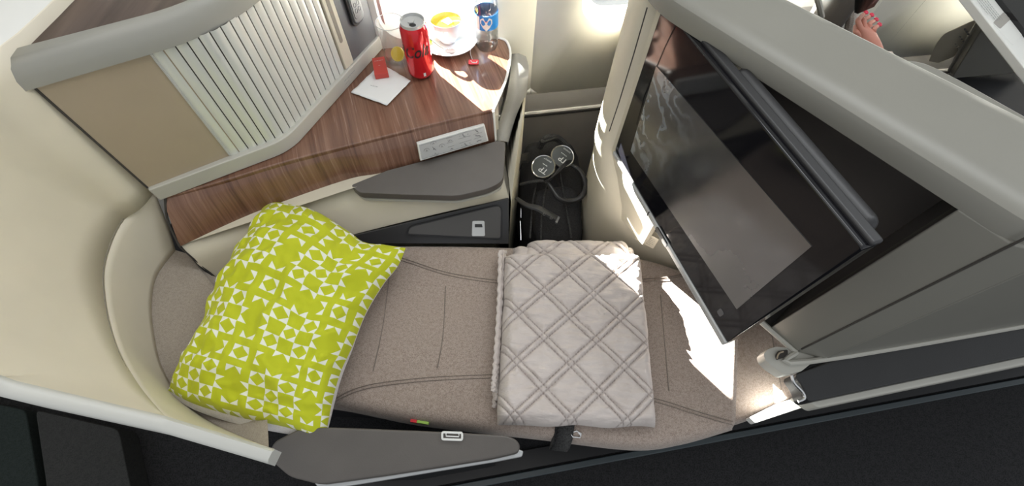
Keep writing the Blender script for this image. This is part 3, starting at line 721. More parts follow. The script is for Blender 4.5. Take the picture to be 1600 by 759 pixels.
def pil_pt(i, j, side):
    s = i / (NU - 1) * 2 - 1; t = j / (NV - 1) * 2 - 1
    u = math.sin(s * math.pi / 2) * .35 + s * .65; v = math.sin(t * math.pi / 2) * .3 + t * .7
    uu, vv = (u + 1) / 2, (v + 1) / 2
    p = eT(uu) * (1 - vv) + eB(uu) * vv + eL(vv) * (1 - uu) + eR(vv) * uu - (TL * (1 - uu) * (1 - vv) + TR * uu * (1 - vv) + BL * (1 - uu) * vv + BR * uu * vv)
    e = max(0, (1 - abs(u) ** 2.6) * (1 - abs(v) ** 3.0)) ** .52
    h = (.080 if side > 0 else -.055) * e
    wr = mn.noise(V(u * 3.0, v * 4.5, 3.1)) * .016 + (1 - abs(mn.noise(V(u * 5 + v * 4, v * 5 - u * 2, 1.7)))) ** 4 * .006 + mn.noise(V(u * 12 + 3 * v, v * 9 - u * 6, 4)) * .0032
    rad = max(abs(u), abs(v)); wr += .004 * math.sin((u * 14 if abs(v) > abs(u) else v * 22) + 2 * mn.noise(V(u * 3, v * 3, 0))) * max(0, (rad - .7) / .3) * (1 - max(0, rad - .97) / .03)
    edge = min(1, e * 2.2)
    q = p + V(0, 0, h + (wr * edge if side > 0 else 0))
    if side < 0:
        o_ = (p - (TL + TR + BL + BR) / 4); o_.z = 0; q += o_.normalized() * .020 * max(0, math.sin(math.pi * min(1, e * 1.3))) * max(0, v)
        q.z = max(q.z, .50)
    return q, (u, v)
rows = []; uvs = []
for j in range(NV):
    r = []
    for i in range(NU):
        q, (u, v) = pil_pt(i, j, 1); r.append(q); uvs.append((5.15 + 5.6 * (u * .88 + .17 * u ** 3) , 7.9 + 8.4 * (v * .93 + .10 * v ** 3)))
    rows.append(r)
b = MB(); b.loft(rows); o = b.build('printed_cover', 'pillow', pil, uv=uvs, ang=3, flip=True, sub=1)
rows = [[pil_pt(i, j, -1)[0] for i in range(NU)] for j in range(NV)]
b = MB(); b.loft(rows); b.build('white_back', 'pillowback', pil, ang=3, label='plain white underside of the pillow')

# ------------------------------------------------------------------ quilted blanket
def quilt_mat():
    t = NT('quilted_mauve_cotton'); v = t.coords(); at_ = t.new('ShaderNodeAttribute', attribute_name='stitch')
    wr = t.noise(t.coords((1, 3.2, 1)), 22, 3, .6); fine = t.noise(v, 1300, 1)
    dots = t.math('GREATER_THAN', t.math('SINE', t.math('MULTIPLY', t.new('ShaderNodeSeparateXYZ').outputs[0], 1)), 0)
    base = t.ramp(t.noise(v, 18, 3), [(0.3, (0.55, 0.49, 0.46)), (0.7, (0.62, 0.56, 0.53))])
    t.set(Base_Color=t.mix(at_.outputs['Fac'], base, (0.17, 0.13, 0.115, 1)), Roughness=.8)
    t.b.inputs['Sheen Weight'].default_value = .15
    t.bump(t.math('ADD', wr, t.math('MULTIPLY', fine, .04)), .8, .006); return t.m
M['quilt'] = quilt_mat()
bl = thing('quilted_blanket', tuple(P(900, 520, .45)), 'folded mauve grey quilted blanket with diamond stitching lying across the seat', 'blanket')
DX, DY, GAP = .117, .112, .013
OX, OY = P(890, 491, .53).x, P(890, 491, .53).y
def quilt(x, y):                      # distance to the closest line of stitching
    a = ((x - OX) / DX + (y - OY) / DY); c_ = ((x - OX) / DX - (y - OY) / DY); sc = 1 / math.hypot(1 / DX, 1 / DY)
    d = 9
    for k in (a, c_):
        f = (k + .5) % 1 - .5
        for g in (-.5, .5): d = min(d, abs(f * sc - g * GAP))
    return d, min(abs(((a + .5) % 1) - .5), abs(((c_ + .5) % 1) - .5)) * sc
def layer(name, corners, zb, th, nx=170, ny=200, wob=.004, edge=.028, seed=0, bulge=.0, sag=None):
    A, B_, C_, D_ = corners           # back-left, back-right, front-right, front-left
    rows = []; st = []
    def prm(k, n): 
        s = k / (n - 1) * 2 - 1; return .5 + .5 * (math.sin(s * math.pi / 2) * .45 + s * .55)
    for j in range(ny):
        v = prm(j, ny); r = []
        for i in range(nx):
            u = prm(i, nx); p = A.lerp(B_, u).lerp(D_.lerp(C_, u), v)
            p = V(p.x + wob * mn.noise(V(u * 2, v * 5, seed)), p.y + wob * mn.noise(V(u * 5, v * 2, seed + 5)), zb)
            Wd = (B_ - A).length; Ht = (D_ - A).length
            fx = min(1, min(u, 1 - u) * Wd / edge); fy = min(1, min(v, 1 - v) * Ht / edge)
            rr = math.sqrt(max(0, 1 - (1 - fx) ** 2)) * math.sqrt(max(0, 1 - (1 - fy) ** 2))
            d, dc = quilt(p.x, p.y)
            groove = math.exp(-(d / .0032) ** 2); puff = min(1, d / .03)
            z = zb + th * rr - 0.0042 * groove * rr + .0065 * (puff ** .6) * rr + (.0015 if dc < GAP * .4 else 0) * rr
            z += rr * (.007 * mn.noise(V(p.x * 9, p.y * 9, seed)) + (.0042 * mn.noise(V(p.x * 24, p.y * 85, seed)) + .003 * mn.noise(V(p.x * 60, p.y * 60, seed))) * (1 - groove))
            z += bulge * math.sin(math.pi * u) * rr * (1 - v)
            if sag: z += sag(u, v)
            r.append(V(p.x, p.y, z))
            ph = math.sin((p.x + 0 * p.y) * 1900)
            st.append(max(0, math.exp(-(d / .0013) ** 2)) * (.35 + .5 * (ph > -.2)))
        rows.append(r)
    b = MB(); b.loft(rows)
    loop = [rows[0][i] for i in range(nx)] + [rows[j][-1] for j in range(1, ny)] + [rows[-1][i] for i in range(nx - 2, -1, -1)] + [rows[j][0] for j in range(ny - 2, 0, -1)]
    k = len(b.v); b.add([V(p.x, p.y, zb - .003) for p in loop], [tuple(range(len(loop)))])
    o = b.build(name, 'quilt', bl, ang=3)
    at_ = o.data.attributes.new('stitch', 'FLOAT', 'POINT'); vals = st + [0] * (len(o.data.vertices) - len(st)); at_.data.foreach_set('value', vals)
    return o
layer('lower_fold', (P(802, 375, .50), P(995, 378, .50), P(1028, 650, .48), P(786, 660, .48)), .452, .036, 90, 100, .003, .02, 3)
layer('rear_fold', (P(826, 366, .51), P(984, 369, .51), P(1002, 430, .50), P(808, 430, .50)), .458, .052, 90, 60, .003, .03, 9)
layer('upper_fold', (P(789, 388, .535), P(1006, 388, .535), P(1031, 664, .52), P(777, 660, .52)), .486, .044, 190, 230, .004, .026, 0)
# stacked raw edges on the left side of the folds
for k, (z, dx) in enumerate(((.492, 0), (.503, .004), (.478, -.003), (.466, .001))):
    b = MB(); pts = cat_([P(788 - dx * 400, 392, z), P(785, 470, z), P(780, 560, z), P(776, 600 + k * 12, z)], 60)
    pts = [p + V(-.004 - dx + .0015 * math.sin(i * 1.9), 0, .0015 * math.sin(i * 1.3 + k)) for i, p in enumerate(pts)]
    b.tube(pts, .0052, 7, flat=.8); b.build('bound_edge', 'quilt', bl)

# ------------------------------------------------------------------ front suite shell, footwell and monitor
sl = thing('suite_shell', (.6, .6, 0), 'large warm grey shell of the suite in front with a dark monitor recess', 'seat shell')
F0 = V(.226, .700, 0); F1 = V(.553, .338, 0); CO = V(.597, .290, 0)      # the face at 45 degrees
fd = (F1 - F0).normalized(); fnn = V(fd.y, -fd.x, 0)                       # towards the viewer's side
if fnn.dot(V(-1, -1, 0)) < 0: fnn = -fnn
ZR0, ZR1, ZT = .59, 1.05, 1.085
R1 = P(1240, 0, 1.085); R2 = P(1600, 180, 1.085); rd = (R2 - R1).normalized()
A0 = P(1012, 0, 1.075); A0 = V(.195, .745, 0)
ad = V(.978, .208, 0)
# top cap: rounded rail between face and outer ridge
fl = [A0 + V(-.035, .35, 0), A0 + V(-.03, .10, 0), A0, F0, F0.lerp(CO, .5), CO, CO + ad * .3, CO + ad * .9]
ri = [R1 - rd * .65, R1 - rd * .45, R1 - rd * .30, R1 - rd * .1, R1.lerp(R2, .3), R2 + rd * .0, R2 + rd * .35, R2 + rd * .9]
fl = [V(*R1.lerp(p, 1).xy, 0) for p in fl]
a_ = cat_(fl[1:6], 40); r_ = cat_(ri[1:6], 40)
a_ = [V(p.x, p.y, 0) for p in a_]; r_ = [V(p.x, p.y, 0) for p in r_]
RQ = R2 + rd * .05
poly_top = [V(.235, 1.0, 0), V(.195, .80, 0), V(.211, .740, 0), V(.232, .700, 0), CO, CO + ad * .95, RQ + ad * .85, RQ, R1 - rd * .18, V(.32, 1.02, 0)]
poly_top = [V(p.x, p.y, 0) for p in poly_top]
cen = V(.55, .75, 0)
pt = round_poly(poly_top, [0, .03, .03, .02, .025, 0, 0, .04, .1, 0], 5)
def shrink(poly, d):
    out = []; N = len(poly)
    for i, p in enumerate(poly):
        t = (poly[(i + 1) % N] - poly[i - 1]).normalized(); nrm = V(-t.y, t.x, 0); out.append(p + nrm * d)
    return out
b = MB(); loops = [(0.0, ZR1 - .001), (0.0, ZT - .014), (.003, ZT - .006), (.010, ZT), (.028, ZT + .004), (.036, ZT + .004)]
rws = [[V(p.x, p.y, z) for p in shrink(pt, d)] for d, z in loops]
b.loft(rws, cu=True); last = rws[-1]; b.add(last, [tuple(range(len(last)))])
first = rws[0]; b.add(first, [tuple(range(len(first)))])
b.build('shell_top', 'shellgrey', sl, ang=.5)
# face below the top: strip between the recess and the corner
def vpoly(p, q, z0, z1): return [at(p, z1), at(q, z1), at(q, z0), at(p, z0)]
b = MB(); b.plate(vpoly(F1, CO, ZR0 + .0, ZR1), fnn, .03); b.build('face_panel', 'shellgrey', sl, bevel=.003)
b = MB(); b.tube([at(CO + fnn * .0, ZR0 + .03), at(CO, ZR1 + .02)], .0018, 6); b.build('corner_joint', 'groove', sl)
# chamfered aisle-side panel
an = V(ad.y, -ad.x, 0)
C2 = CO + V(.055, -.013, 0)
b = MB(); b.plate(vpoly(CO + V(.001, 0, 0), C2, .60, ZR1), V(-.23, -.97, 0), .03); b.plate(vpoly(C2, C2 + ad * .95, .60, ZR1), an, .03); b.build('aisle_panel', 'shellgrey', sl, bevel=.004)
# lower edge moulding
b = MB(); b.tube(cat_([at(F1 - fd * .02 + fnn * .002, ZR0 + .012), at(CO + fnn * .002, ZR0 + .012)], 6), .006, 8)
b.tube(cat_([at(CO + fnn * .002, ZR0 + .012), at(C2, .602), at(C2 + ad * .9, .602)], 12), .006, 8); b.build('lower_moulding', 'greyplastic', sl)
# recess
rb_ = .13; inn = -fnn
b = MB(); g0, g1 = V(.229, .757, 0), V(.337, .587, 0); gn = V(-(g1 - g0).y, (g1 - g0).x, 0) * -1
b.plate(vpoly(g0, g1, .50, ZR1), gn, .02); b.build('monitor_side_face', 'cream', sl)
b = MB(); G0 = F0 + fd * .17; 
b.add(vpoly(G0 + inn * .12, F1 + inn * .12, ZR0, ZR1), [(0, 1, 2, 3)])
b.add([at(F1, ZR0), at(F1, ZR1), at(F1 + inn * .12, ZR1), at(F1 + inn * .12, ZR0)], [(0, 1, 2, 3)])
b.add([at(G0, ZR0), at(G0, ZR1), at(G0 + inn * .12, ZR1), at(G0 + inn * .12, ZR0)], [(0, 1, 2, 3)])
b.add([at(G0, ZR0), at(F1, ZR0), at(F1 + inn * .12, ZR0), at(G0 + inn * .12, ZR0)], [(0, 1, 2, 3)])
b.build('monitor_recess', 'darkgrey', sl, label='dark recess the monitor swings out of')
# outer ridge face on the far side of the shell
b = MB(); p_ = [V(p.x, p.y, 0) for p in (R1 - rd * .18, RQ)]
b.plate(vpoly(p_[0], p_[1], .0, ZR1), V(.7, .7, 0), .02); b.build('front_side', 'shellgrey', sl)
b = MB(); pts = [R1 - rd * .15 + V(-.004, -.004, -.003), RQ + V(-.004, -.004, -.003), RQ + ad * .8]; b.tube(pts, .0014, 8); b.build('ridge_trim', 'greyplastic', sl)
# column and footwell box
lowp = [V(.292, 1.16, 0), V(.232, .93, 0), V(.212, .81, 0), V(.225, .725, 0), V(.262, .672, 0), V(.33, .625, 0), V(.43, .575, 0), V(.50, .56, 0), V(.50, 1.2, 0)]
upp = [V(.285, 1.16, 0), V(.225, .93, 0), V(.196, .82, 0), V(.198, .772, 0), V(.225, .752, 0), V(.27, .76, 0), V(.34, .78, 0), V(.41, .80, 0), V(.42, 1.2, 0)]
def zmix(t): return [a.lerp(c_, t) for a, c_ in zip(lowp, upp)]
rws = []
for z, t in ((0, 0), (.35, 0), (.45, .05), (.54, .25), (.61, .6), (.665, 1), (.85, 1), (1.06, 1)):
    q = zmix(t); c8 = cat_(q[:8], 36) + [q[8]]; rws.append([V(p.x, p.y, z) for p in c8])
b = MB(); b.loft(rws, cu=True); b.build('footwell_column', 'cream', sl, ang=.9, label='cream rounded column beside the footwell')
b = MB(); b.tube([P(1011, 12, 1.055), P(990, 85, .96), P(967, 160, .84), P(952, 205, .76)], .0012, 5); b.build('column_joint', 'groove', sl)
# placard on the column
q0 = P(1018, 378, .50)
b = MB(); pd = (V(.43, .575, 0) - V(.262, .672, 0)).normalized(); pn_ = V(pd.y, -pd.x, 0); o3 = V(.352, .609, .50) + pn_ * .006
b.plate([o3 + pd * x + V(0, 0, z) for x, z in rrect(.055, .05, .003, 3)], pn_, .004); pc = b.build('placard', 'cream', sl)
b = MB(); lines_on(b, o3, pd, (0, 0, 1), .045, .036, 5, .0012, .0008); b.build('placard_print', 'ink', pc)
# hook at the lower corner of the shell
b = MB(); hk = [P(1193, 553, .60), P(1200, 545, .60), P(1213, 541, .60), P(1230, 543, .60), P(1262, 545, .60), P(1282, 556, .60), P(1252, 580, .585), P(1226, 585, .585), P(1206, 572, .59), P(1196, 562, .60)]
b.slab(round_poly(hk, .004, 3), .03); hko = b.build('corner_bracket', 'greyplastic', sl, bevel=.003)
b = MB(); b.slab(round_poly([P(1212, 555, .603), P(1216, 548, .603), P(1231, 546, .603), P(1231, 556, .603), P(1214, 562, .603)], .003, 3), .003); b.build('bracket_slot', 'groove', hko)
b = MB(); b.tube(cat_([P(1214, 560, .606), P(1217, 552, .607), P(1224, 549, .607)], 8), .0016, 5); b.build('cable_loop', 'tan', hko)
# padded ledge and plinth on the aisle side
pad = [P(1241, 585, .56), P(1300, 563, .57), P(1620, 500, .57), P(1900, 440, .57), P(1950, 490, .57), P(1620, 552, .555), P(1262, 628, .54), P(1256, 606, .55)]
b = MB(); b.slab(round_poly(pad, [.01, 0, 0, 0, 0, 0, .015, .01], 4), .05); b.build('side_pad', 'softblack', sl, bevel=.012, seg=5, label='black padded ledge along the aisle side')
lp_ = [P(1250, 618, .50), P(1262, 612, .50), P(1620, 545, .505), P(1950, 480, .505), P(1950, 500, .50), P(1620, 566, .50), P(1280, 637, .49)]
b = MB(); b.slab(lp_, .05); b.build('ledge_trim', 'greyplastic', sl, bevel=.006)
b = MB(); b.tube(cat_([P(1237, 586, .565), P(1241, 598, .56), P(1254, 612, .555), P(1257, 622, .55), P(1247, 627, .545)], 14), .0032, 7); b.build('ledge_loop', 'chrome', sl)
b = MB(); b.slab([P(1300, 600, .45), P(1620, 545, .45), P(1950, 480, .45), P(1950, 400, .45), P(1620, 480, .45), P(1300, 560, .45)], .45); b.build('plinth', 'black', sl)
b = MB(); b.slab(round_poly([P(1171, 652, .43), P(1222, 628, .43), P(1252, 620, .44), P(1262, 634, .435), P(1180, 661, .425)], .004, 3), .022); b.build('sill', 'white', sl, bevel=.003, label='small white sill catching the sun')
# monitor
mon = thing('monitor', tuple(V(.30, .53, .68)), 'large glossy black video monitor angled out of the grey shell over the footrest', 'monitor')
MB0 = P(960, 235, .68); MB1 = P(1135, 536, .68); mu = V(MB1.x - MB0.x, MB1.y - MB0.y, 0).normalized(); mw = (MB1 - MB0).length
mnrm = V(mu.y, -mu.x, 0)
if mnrm.dot(V(-1, -.4, 0)) < 0: mnrm = -mnrm
H = .368
def mp(u, v, lift=0): return V(MB0.x, MB0.y, .68) + mu * (u * mw) + V(0, 0, v * H) + mnrm * lift
b = MB(); b.plate(round_poly([mp(0, 0), mp(1, 0), mp(1, 1), mp(0.0, 1)], [.012, .004, .006, .012], 5), mnrm, .024)
bz = b.build('bezel', 'gloss', mon, bevel=.003)
b = MB(); b.plate([mp(.03, .03, -.0245), mp(.97, .03, -.0245), mp(.97, .985, -.0245), mp(.03, .985, -.0245)], mnrm, .018); b.build('back_housing', 'charcoal', mon, bevel=.006)
def mpx(px, py, lift=.001): return PL(px, py, MB0 + mnrm * lift, mnrm)
scr = [mpx(1025, 103), mpx(985, 236), mpx(1151, 483), mpx(1268, 385)]
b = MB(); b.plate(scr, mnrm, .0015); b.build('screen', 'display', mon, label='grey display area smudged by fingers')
b = MB(); b.plate([mp(.0, -.034, .004), mp(1.0, -.034, .004), mp(1.0, .012, .004), mp(.0, .0, .004)], mnrm, .026); bar = b.build('bottom_bar', 'silver', mon, bevel=.003)
ce = mp(.50, -.012, .0045)
b = MB(); b.plate([mp(.50, -.012, .0052) + mu * x + V(0, 0, z) for x, z in rrect(.050, .014, .006, 5)], mnrm, .003); b.build('release_latch', 'charcoal', bar, bevel=.001)
b = MB(); b.plate([mp(.53, -.012, .0062) + mu * x + V(0, 0, z) for x, z in rrect(.020, .012, .005, 5)], mnrm, .003); b.build('latch_tab', 'silver', bar, bevel=.001)
b = MB(); lines_on(b, mp(.78, -.012, .0048), mu, (0, 0, 1), .12, .010, 2, .0010, .0006); b.build('bar_print', 'softink', bar)
b = MB(); b.plate([mp(.372, -.034, .0045), mp(.378, -.034, .0045), mp(.378, .006, .0045), mp(.372, .006, .0045)], mnrm, .002); b.build('bar_joint', 'charcoal', bar)
b = MB(); q = mp(.90, .10, .001); b.plate([q + mu * x + V(0, 0, z) for x, z in rrect(.012, .018, .004, 4)], mnrm, .002); b.build('sensor_window', 'anthracite', mon)
# top strip and swing arm behind
b = MB(); b.plate([mp(.0, .99, -.010), mp(1, .99, -.010), mp(1, 1.016, -.010), mp(.0, 1.016, -.010)], mnrm, .018); b.build('top_strip', 'charcoal', mon, bevel=.004)
b = MB(); rr_ = []
a0 = mp(.45, .86, -.045); b.box(mp(.66, .80, -.036), (.30, .030, .16), math.atan2(mu.y, mu.x)); b.build('swing_arm', 'charcoal', mon, bevel=.015, seg=5)

# ------------------------------------------------------------------ things on the console
ZT_ = .7015
def on(px, py): return P(px, py, ZT_)
# drink can
q = on(657, 124) + V(0, .022, 0); can = thing('drink_can', tuple(q), 'slim red cola can with black script standing beside the teacup', 'drink can')
R_ = .033; Hc = .150
b = MB(); b.lathe([(0, .004), (.018, .004), (.022, 0), (.024, .002), (R_ - .001, .012), (R_, .018), (R_, Hc - .016), (R_ - .004, Hc - .007)], q, n=48); b.build('can_body', 'red', can, ang=.8)
b = MB(); b.lathe([(R_ - .004, Hc - .007), (R_ - .0045, Hc - .003), (R_ - .0045, Hc), (R_ - .006, Hc), (R_ - .008, Hc - .006), (.0, Hc - .006)], q, n=48); lidc = b.build('can_lid', 'silver', can, ang=.7)
b = MB(); b.slab([q + V(-.004 + x, .004 + y, Hc - .003) for x, y in rrect(.014, .020, .006, 5)], .002); b.build('pull_tab', 'silver', lidc)
b = MB(); b.slab([q + V(.002 + .008 * math.cos(a), -.010 + .006 * math.sin(a), Hc - .0052) for a in [i * math.pi / 8 for i in range(16)]], .001); b.build('mouth_opening', 'charcoal', lidc)
def wrap(mb, body, size, zc_, ang0, R, sx=1.0, shear=.25, turn=0, lift=.0005):
    vs, fs = text_pts(body, size); out = []
    for v in vs:
        x, y = v.x * sx + v.y * shear, v.y
        x, y = x * math.cos(turn) - y * math.sin(turn), x * math.sin(turn) + y * math.cos(turn)
        a = ang0 + x / R; out.append(q + V((R + lift) * math.cos(a), (R + lift) * math.sin(a), zc_ + y))
    mb.add(out, fs)
b = MB(); wrap(b, 'Coca', .040, .088, math.radians(-200), R_, .9, .35, .12); wrap(b, 'Cola', .044, .086, math.radians(-76), R_, .78, .35, .10); b.build('can_lettering', 'black', can, label='black sloping script lettering')
b = MB()
for a0, w_, z0 in ((-62, .006, .022),):
    b.add([q + V((R_ + .0005) * math.cos(math.radians(a0) + x / R_), (R_ + .0005) * math.sin(math.radians(a0) + x / R_), z0 + z) for x in (-w_ / 2, w_ / 2) for z in (-.005, .005)], [(0, 2, 3, 1)])
b.build('recycling_mark', 'print', can)
# glass with lemon
q = on(615, 100) + V(.012, .008, 0); gl = thing('tumbler', tuple(q), 'clear glass tumbler holding a lemon slice behind the red can', 'glass')
b = MB(); b.lathe([(0, 0), (.026, 0), (.029, .004), (.034, .115), (.0335, .117), (.0325, .115), (.0275, .010), (.0, .009)], q, n=40); b.build('glass_wall', 'glass', gl, ang=.9)
b = MB(); b.tube([q + V(.0335 * math.cos(a), .0335 * math.sin(a), .116) for a in [i * math.pi / 20 for i in range(40)]], .0009, 6, closed=True); b.build('glass_rim', 'white', gl)
sl_ = thing('lemon_slice', tuple(q + V(.003, -.004, .012)), 'thin yellow lemon slice leaning inside the glass tumbler', 'lemon slice')
q2 = q + V(.004, -.006, .030); b = MB(); tn = V(-.25, -.75, .6)
b.lathe([(0, -.0015), (.0165, -.0015), (.0165, .0015), (0, .0015)], q2, tn, 28); b.build('flesh', 'lemon', sl_)
b = MB(); b.lathe([(.0163, -.0018), (.018, -.0018), (.018, .0018), (.0163, .0018), (.0163, -.0018)], q2, tn, 28); b.build('rind', 'lemonrind', sl_)
# saucer, cup, tea, spoon, tag
q = on(703, 68); sc_ = thing('saucer', tuple(q), 'white porcelain saucer under the teacup', 'saucer')
b = MB(); b.lathe([(0, .002), (.028, .0), (.030, .003), (.050, .008), (.074, .016), (.0755, .0175), (.074, .0185), (.052, .012), (.032, .0065), (0, .006)], q, n=56); b.build('dish', 'porcelain', sc_, ang=1.1)
q = q + V(-.004, .004, .0065); cup = thing('teacup', tuple(q), 'white porcelain teacup filled with yellow green tea', 'teacup')
b = MB(); b.lathe([(0, .001), (.020, .0), (.021, .004), (.027, .012), (.038, .030), (.044, .050), (.0455, .068), (.0445, .0685), (.0425, .066), (.040, .050), (.034, .030), (.022, .012), (0, .010)], q, n=48); b.build('cup_bowl', 'porcelain', cup, ang=1.1)
hd = V(-.78, -.42, 0).normalized(); b = MB()
b.tube(cat_([q + hd * .040 + V(0, 0, .056), q + hd * .058 + V(0, 0, .058), q + hd * .068 + V(0, 0, .045), q + hd * .058 + V(0, 0, .028), q + hd * .036 + V(0, 0, .026)], 20), .0042, 8); b.build('cup_handle', 'porcelain', cup)
b = MB(); b.lathe([(0, .056), (.0415, .056), (.0405, .053), (0, .053)], q, n=40); b.build('tea', 'tea', cup, ang=.5)
tb = thing('tea_bag', tuple(q + V(0, 0, .056)), 'soaked tea bag floating in the cup with its string over the rim', 'tea bag')
b = MB(); b.slab([q + V(-.014, -.003, .059), q + V(.006, -.016, .058), q + V(.018, -.002, .060), q + V(.004, .012, .062)], .005); b.build('bag', 'teabag', tb, bevel=.002)
tg = on(740, 98) + V(0, 0, .0015)
b = MB(); b.tube(cat_([q + V(.012, -.004, .060), q + V(.041, -.018, .070), q + V(.050, -.028, .050), q + V(.065, -.030, .018), on(735, 84) + V(0, 0, .002), tg], 24), .0006, 5); b.build('string', 'paper', tb)
b = MB(); b.slab([tg + V(x * math.cos(.05) - y * math.sin(.05), x * math.sin(.05) + y * math.cos(.05), .0012) for x, y in rrect(.027, .019, .004, 4)], .0012); tgo = b.build('paper_tag', 'redtag', tb)
b = MB(); b.tube([tg + V(-.008, .004, .0016), tg + V(-.004, -.003, .0016), tg + V(.008, -.003, .0016), tg + V(.009, .003, .0016)], .0012, 5); b.build('tag_mark', 'white', tgo)
sp_ = thing('teaspoon', tuple(on(690, 84)), 'small metal teaspoon lying on the saucer in front of the cup', 'spoon')
s0 = on(703, 68) + V(0.008, -.052, .0165); b = MB()
rws = [[s0 + V(.015 * k * math.cos(a), .0095 * k * math.sin(a), -.003 * (1 - k * k)) for a in [i * math.pi / 10 for i in range(20)]] for k in (1, .7, .4, .05)]
b.loft(rws, cu=True); b.tube([s0 + V(-.014, .003, 0), s0 + V(-.035, .018, .003), s0 + V(-.062, .042, .006)], [.0022, .0014, .0020], 6); b.build('spoon_body', 'chrome', sp_, ang=1)
lm = thing('lime_wedge', tuple(on(676, 74)), 'bright green sachet corner on the saucer beside the cup handle', 'sachet')
s0 = on(703, 68) + V(-.050, -.020, .017); b = MB(); b.slab([s0 + V(-.010, -.008, 0), s0 + V(.008, -.006, 0), s0 + V(.004, .004, .003), s0 + V(-.008, .010, .002)], .002); b.build('sachet_body', 'greentag', lm); lm.name = 'sachet'
# bottle
q = on(761, 74) + V(0, .0, 0); bo = thing('water_bottle', tuple(q), 'clear plastic water bottle with blue label standing at the back corner of the console', 'bottle')
prf = [(0, .004), (.020, .0), (.027, .004), (.030, .012), (.030, .022), (.0285, .026), (.0305, .032), (.0305, .040), (.0285, .044), (.0305, .050), (.0305, .058), (.0288, .063), (.0305, .068), (.0305, .110), (.0290, .114), (.030, .120), (.028, .135), (.021, .152), (.0135, .162), (.0125, .178)]
b = MB(); b.lathe(prf, q, n=40); b.build('bottle_wall', 'pet', bo, ang=.9)
b = MB(); b.lathe([(r * .94, z + .001) for r, z in prf[:-3]] + [(0, .152)], q, n=40); b.build('water', 'pet', bo, ang=.9)
b = MB(); b.lathe([(.0309, .070), (.0311, .071), (.0311, .108), (.0309, .109)], q, n=48); lb = b.build('label_band', 'reddle', bo)
b = MB(); RL = .0316
def lw(x, z): a = math.radians(-86) + x / RL; return q + V(RL * math.cos(a), RL * math.sin(a), .089 + z)
hp = [(0, -.019), (.009, -.010), (.016, .001), (.0155, .011), (.009, .016), (-.009, .016), (-.0155, .011), (-.016, .001), (-.009, -.010)]
b.add([lw(0, 0)] + [lw(x, z) for x, z in hp], [(0, i + 1, (i + 1) % 9 + 1) for i in range(9)]); b.build('label_heart', 'white', lb)
b = MB(); b.tube([lw(-.004, .007), lw(.004, .007)], .0008, 5); b.build('label_mark', 'redtag', lb)
b = MB(); 
def lw2(x, z): a = math.radians(-86) + x / RL; return q + V((RL - .0002) * math.cos(a), (RL - .0002) * math.sin(a), .089 + z)
b.loft([[lw2(-.032 + .014 * i / 4, z) for i in range(5)] for z in (-.018, .018)]); b.build('label_panel', 'white', lb)
b = MB(); b.lathe([(.0150, .165), (.0150, .182), (.0140, .183), (0, .183)], q, n=32); b.build('cap', 'white', bo)
# napkin and red box
nk = [on(549, 146), on(596, 101), on(642, 128), on(605, 166)]
b = MB(); N_ = 14
rws = [[(nk[0].lerp(nk[1], i / N_)).lerp(nk[3].lerp(nk[2], i / N_), j / N_) + V(0, 0, .002 + .002 * (1 + mn.noise(V(i * .5, j * .5, 0)))) for i in range(N_ + 1)] for j in range(N_ + 1)]
b.loft(rws); o = b.build('napkin_sheet', 'paper', None, ang=3); o.name = 'paper_napkin'; tag(o, 'white folded paper napkin lying on the walnut console in front of the cabinet', 'napkin')
m_ = o.modifiers.new('thick', 'SOLIDIFY'); m_.thickness = .0015
b = MB(); lines_on(b, on(586, 138) + V(0, 0, .0065), (.95, -.25, 0), (.25, .95, 0), .022, .002, 1, .0014); p_ = b.build('napkin_print', 'softink', o)
bx = [on(581, 99), on(604, 97), on(611, 130), on(586, 132)]
q = V(0, 0, 0)
for p in bx: q += p / 4
box = thing('small_box', tuple(q + V(0, 0, .005)), 'small brick red card box lying on the white napkin', 'box')
r = .0; b = MB()
bx = [on(584, 101), on(603, 98), on(609, 124), on(588, 127)]
b.slab([p + V(0, 0, .020) for p in bx], .014); bb = b.build('box_body', 'redbox', box, bevel=.0008)
b = MB(); uxb = (bx[1] - bx[0]).normalized(); uyb = (bx[0] - bx[3]).normalized(); c0 = (bx[0] + bx[1] + bx[2] + bx[3]) / 4
lines_on(b, c0 + uyb * .019 + V(0, 0, .020), uxb, uyb, .022, .002, 1, .0014); lines_on(b, c0 + V(0, 0, .020), uxb, uyb, .006, .002, 1, .001); b.build('box_print', 'print', bb)

# ------------------------------------------------------------------ backpack and headphones on the floor
bag = thing('backpack', (.13, .92, 0), 'black nylon backpack standing on the floor between console and footwell column', 'backpack')
def blob(mb, c_, ax, ay, az, n1=28, n2=20, e=.55, seed=0, amp=.006):
    c_ = Vector(c_); rws = []
    sg = lambda v, p: math.copysign(abs(v) ** p, v)
    for j in range(n2 + 1):
        ph = -math.pi / 2 + math.pi * j / n2; r = []
        for i in range(n1):
            th = 2 * math.pi * i / n1
            d = Vector(ax) * (sg(math.cos(ph), e) * sg(math.cos(th), e)) + Vector(ay) * (sg(math.cos(ph), e) * sg(math.sin(th), e)) + Vector(az) * sg(math.sin(ph), e)
            r.append(c_ + d * (1 + 0 * amp) + d.normalized() * amp * mn.noise(c_ * 3 + d * 22 + V(seed, 0, 0)))
        rws.append(r)
    mb.loft(rws, cu=True)
b = MB(); blob(b, (.125, .88, .19), (.110, .01, 0), (-.02, .20, .02), (0, .02, .19), 44, 30, .6, 1, .012); b.build('bag_body', 'bag', bag, ang=2)
b = MB(); blob(b, (.135, .76, .335), (.075, .01, 0), (-.01, .09, .03), (0, -.02, .055), 36, 20, .6, 4, .008); b.build('front_pocket', 'bag', bag, ang=2)
